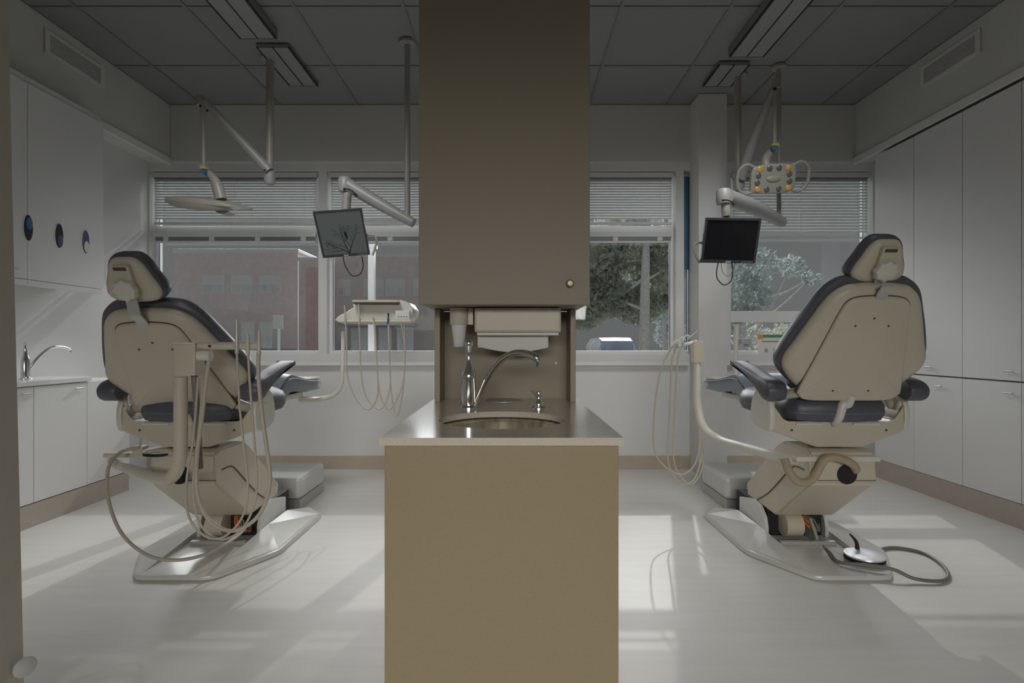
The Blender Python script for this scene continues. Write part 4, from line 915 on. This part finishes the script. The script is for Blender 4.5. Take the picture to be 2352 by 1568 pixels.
c = at(639, 740, 14); box('sign_board', (c.x-.13, c.x+.13), (13.97, 14), (c.z-.17, c.z+.17), M['pale'], t)
tube('post', [(c.x, 14.03, -.15), (c.x, 14.03, c.z+.15)], .04, M['pale'], t, 10, 1)
t = thing('canopy_post', at(854, 810, 8), 'white square post standing outside behind the lit monitor', 'post')
c = at(854, 700, 8); box('shaft', (c.x-.045, c.x+.045), (7.95, 8.05), (-.15, 2.6), M['pale'], t)
box('post_cap', (c.x-.07, c.x+.07), (7.93, 8.07), (2.6, 2.66), M['pale'], t)
# trees
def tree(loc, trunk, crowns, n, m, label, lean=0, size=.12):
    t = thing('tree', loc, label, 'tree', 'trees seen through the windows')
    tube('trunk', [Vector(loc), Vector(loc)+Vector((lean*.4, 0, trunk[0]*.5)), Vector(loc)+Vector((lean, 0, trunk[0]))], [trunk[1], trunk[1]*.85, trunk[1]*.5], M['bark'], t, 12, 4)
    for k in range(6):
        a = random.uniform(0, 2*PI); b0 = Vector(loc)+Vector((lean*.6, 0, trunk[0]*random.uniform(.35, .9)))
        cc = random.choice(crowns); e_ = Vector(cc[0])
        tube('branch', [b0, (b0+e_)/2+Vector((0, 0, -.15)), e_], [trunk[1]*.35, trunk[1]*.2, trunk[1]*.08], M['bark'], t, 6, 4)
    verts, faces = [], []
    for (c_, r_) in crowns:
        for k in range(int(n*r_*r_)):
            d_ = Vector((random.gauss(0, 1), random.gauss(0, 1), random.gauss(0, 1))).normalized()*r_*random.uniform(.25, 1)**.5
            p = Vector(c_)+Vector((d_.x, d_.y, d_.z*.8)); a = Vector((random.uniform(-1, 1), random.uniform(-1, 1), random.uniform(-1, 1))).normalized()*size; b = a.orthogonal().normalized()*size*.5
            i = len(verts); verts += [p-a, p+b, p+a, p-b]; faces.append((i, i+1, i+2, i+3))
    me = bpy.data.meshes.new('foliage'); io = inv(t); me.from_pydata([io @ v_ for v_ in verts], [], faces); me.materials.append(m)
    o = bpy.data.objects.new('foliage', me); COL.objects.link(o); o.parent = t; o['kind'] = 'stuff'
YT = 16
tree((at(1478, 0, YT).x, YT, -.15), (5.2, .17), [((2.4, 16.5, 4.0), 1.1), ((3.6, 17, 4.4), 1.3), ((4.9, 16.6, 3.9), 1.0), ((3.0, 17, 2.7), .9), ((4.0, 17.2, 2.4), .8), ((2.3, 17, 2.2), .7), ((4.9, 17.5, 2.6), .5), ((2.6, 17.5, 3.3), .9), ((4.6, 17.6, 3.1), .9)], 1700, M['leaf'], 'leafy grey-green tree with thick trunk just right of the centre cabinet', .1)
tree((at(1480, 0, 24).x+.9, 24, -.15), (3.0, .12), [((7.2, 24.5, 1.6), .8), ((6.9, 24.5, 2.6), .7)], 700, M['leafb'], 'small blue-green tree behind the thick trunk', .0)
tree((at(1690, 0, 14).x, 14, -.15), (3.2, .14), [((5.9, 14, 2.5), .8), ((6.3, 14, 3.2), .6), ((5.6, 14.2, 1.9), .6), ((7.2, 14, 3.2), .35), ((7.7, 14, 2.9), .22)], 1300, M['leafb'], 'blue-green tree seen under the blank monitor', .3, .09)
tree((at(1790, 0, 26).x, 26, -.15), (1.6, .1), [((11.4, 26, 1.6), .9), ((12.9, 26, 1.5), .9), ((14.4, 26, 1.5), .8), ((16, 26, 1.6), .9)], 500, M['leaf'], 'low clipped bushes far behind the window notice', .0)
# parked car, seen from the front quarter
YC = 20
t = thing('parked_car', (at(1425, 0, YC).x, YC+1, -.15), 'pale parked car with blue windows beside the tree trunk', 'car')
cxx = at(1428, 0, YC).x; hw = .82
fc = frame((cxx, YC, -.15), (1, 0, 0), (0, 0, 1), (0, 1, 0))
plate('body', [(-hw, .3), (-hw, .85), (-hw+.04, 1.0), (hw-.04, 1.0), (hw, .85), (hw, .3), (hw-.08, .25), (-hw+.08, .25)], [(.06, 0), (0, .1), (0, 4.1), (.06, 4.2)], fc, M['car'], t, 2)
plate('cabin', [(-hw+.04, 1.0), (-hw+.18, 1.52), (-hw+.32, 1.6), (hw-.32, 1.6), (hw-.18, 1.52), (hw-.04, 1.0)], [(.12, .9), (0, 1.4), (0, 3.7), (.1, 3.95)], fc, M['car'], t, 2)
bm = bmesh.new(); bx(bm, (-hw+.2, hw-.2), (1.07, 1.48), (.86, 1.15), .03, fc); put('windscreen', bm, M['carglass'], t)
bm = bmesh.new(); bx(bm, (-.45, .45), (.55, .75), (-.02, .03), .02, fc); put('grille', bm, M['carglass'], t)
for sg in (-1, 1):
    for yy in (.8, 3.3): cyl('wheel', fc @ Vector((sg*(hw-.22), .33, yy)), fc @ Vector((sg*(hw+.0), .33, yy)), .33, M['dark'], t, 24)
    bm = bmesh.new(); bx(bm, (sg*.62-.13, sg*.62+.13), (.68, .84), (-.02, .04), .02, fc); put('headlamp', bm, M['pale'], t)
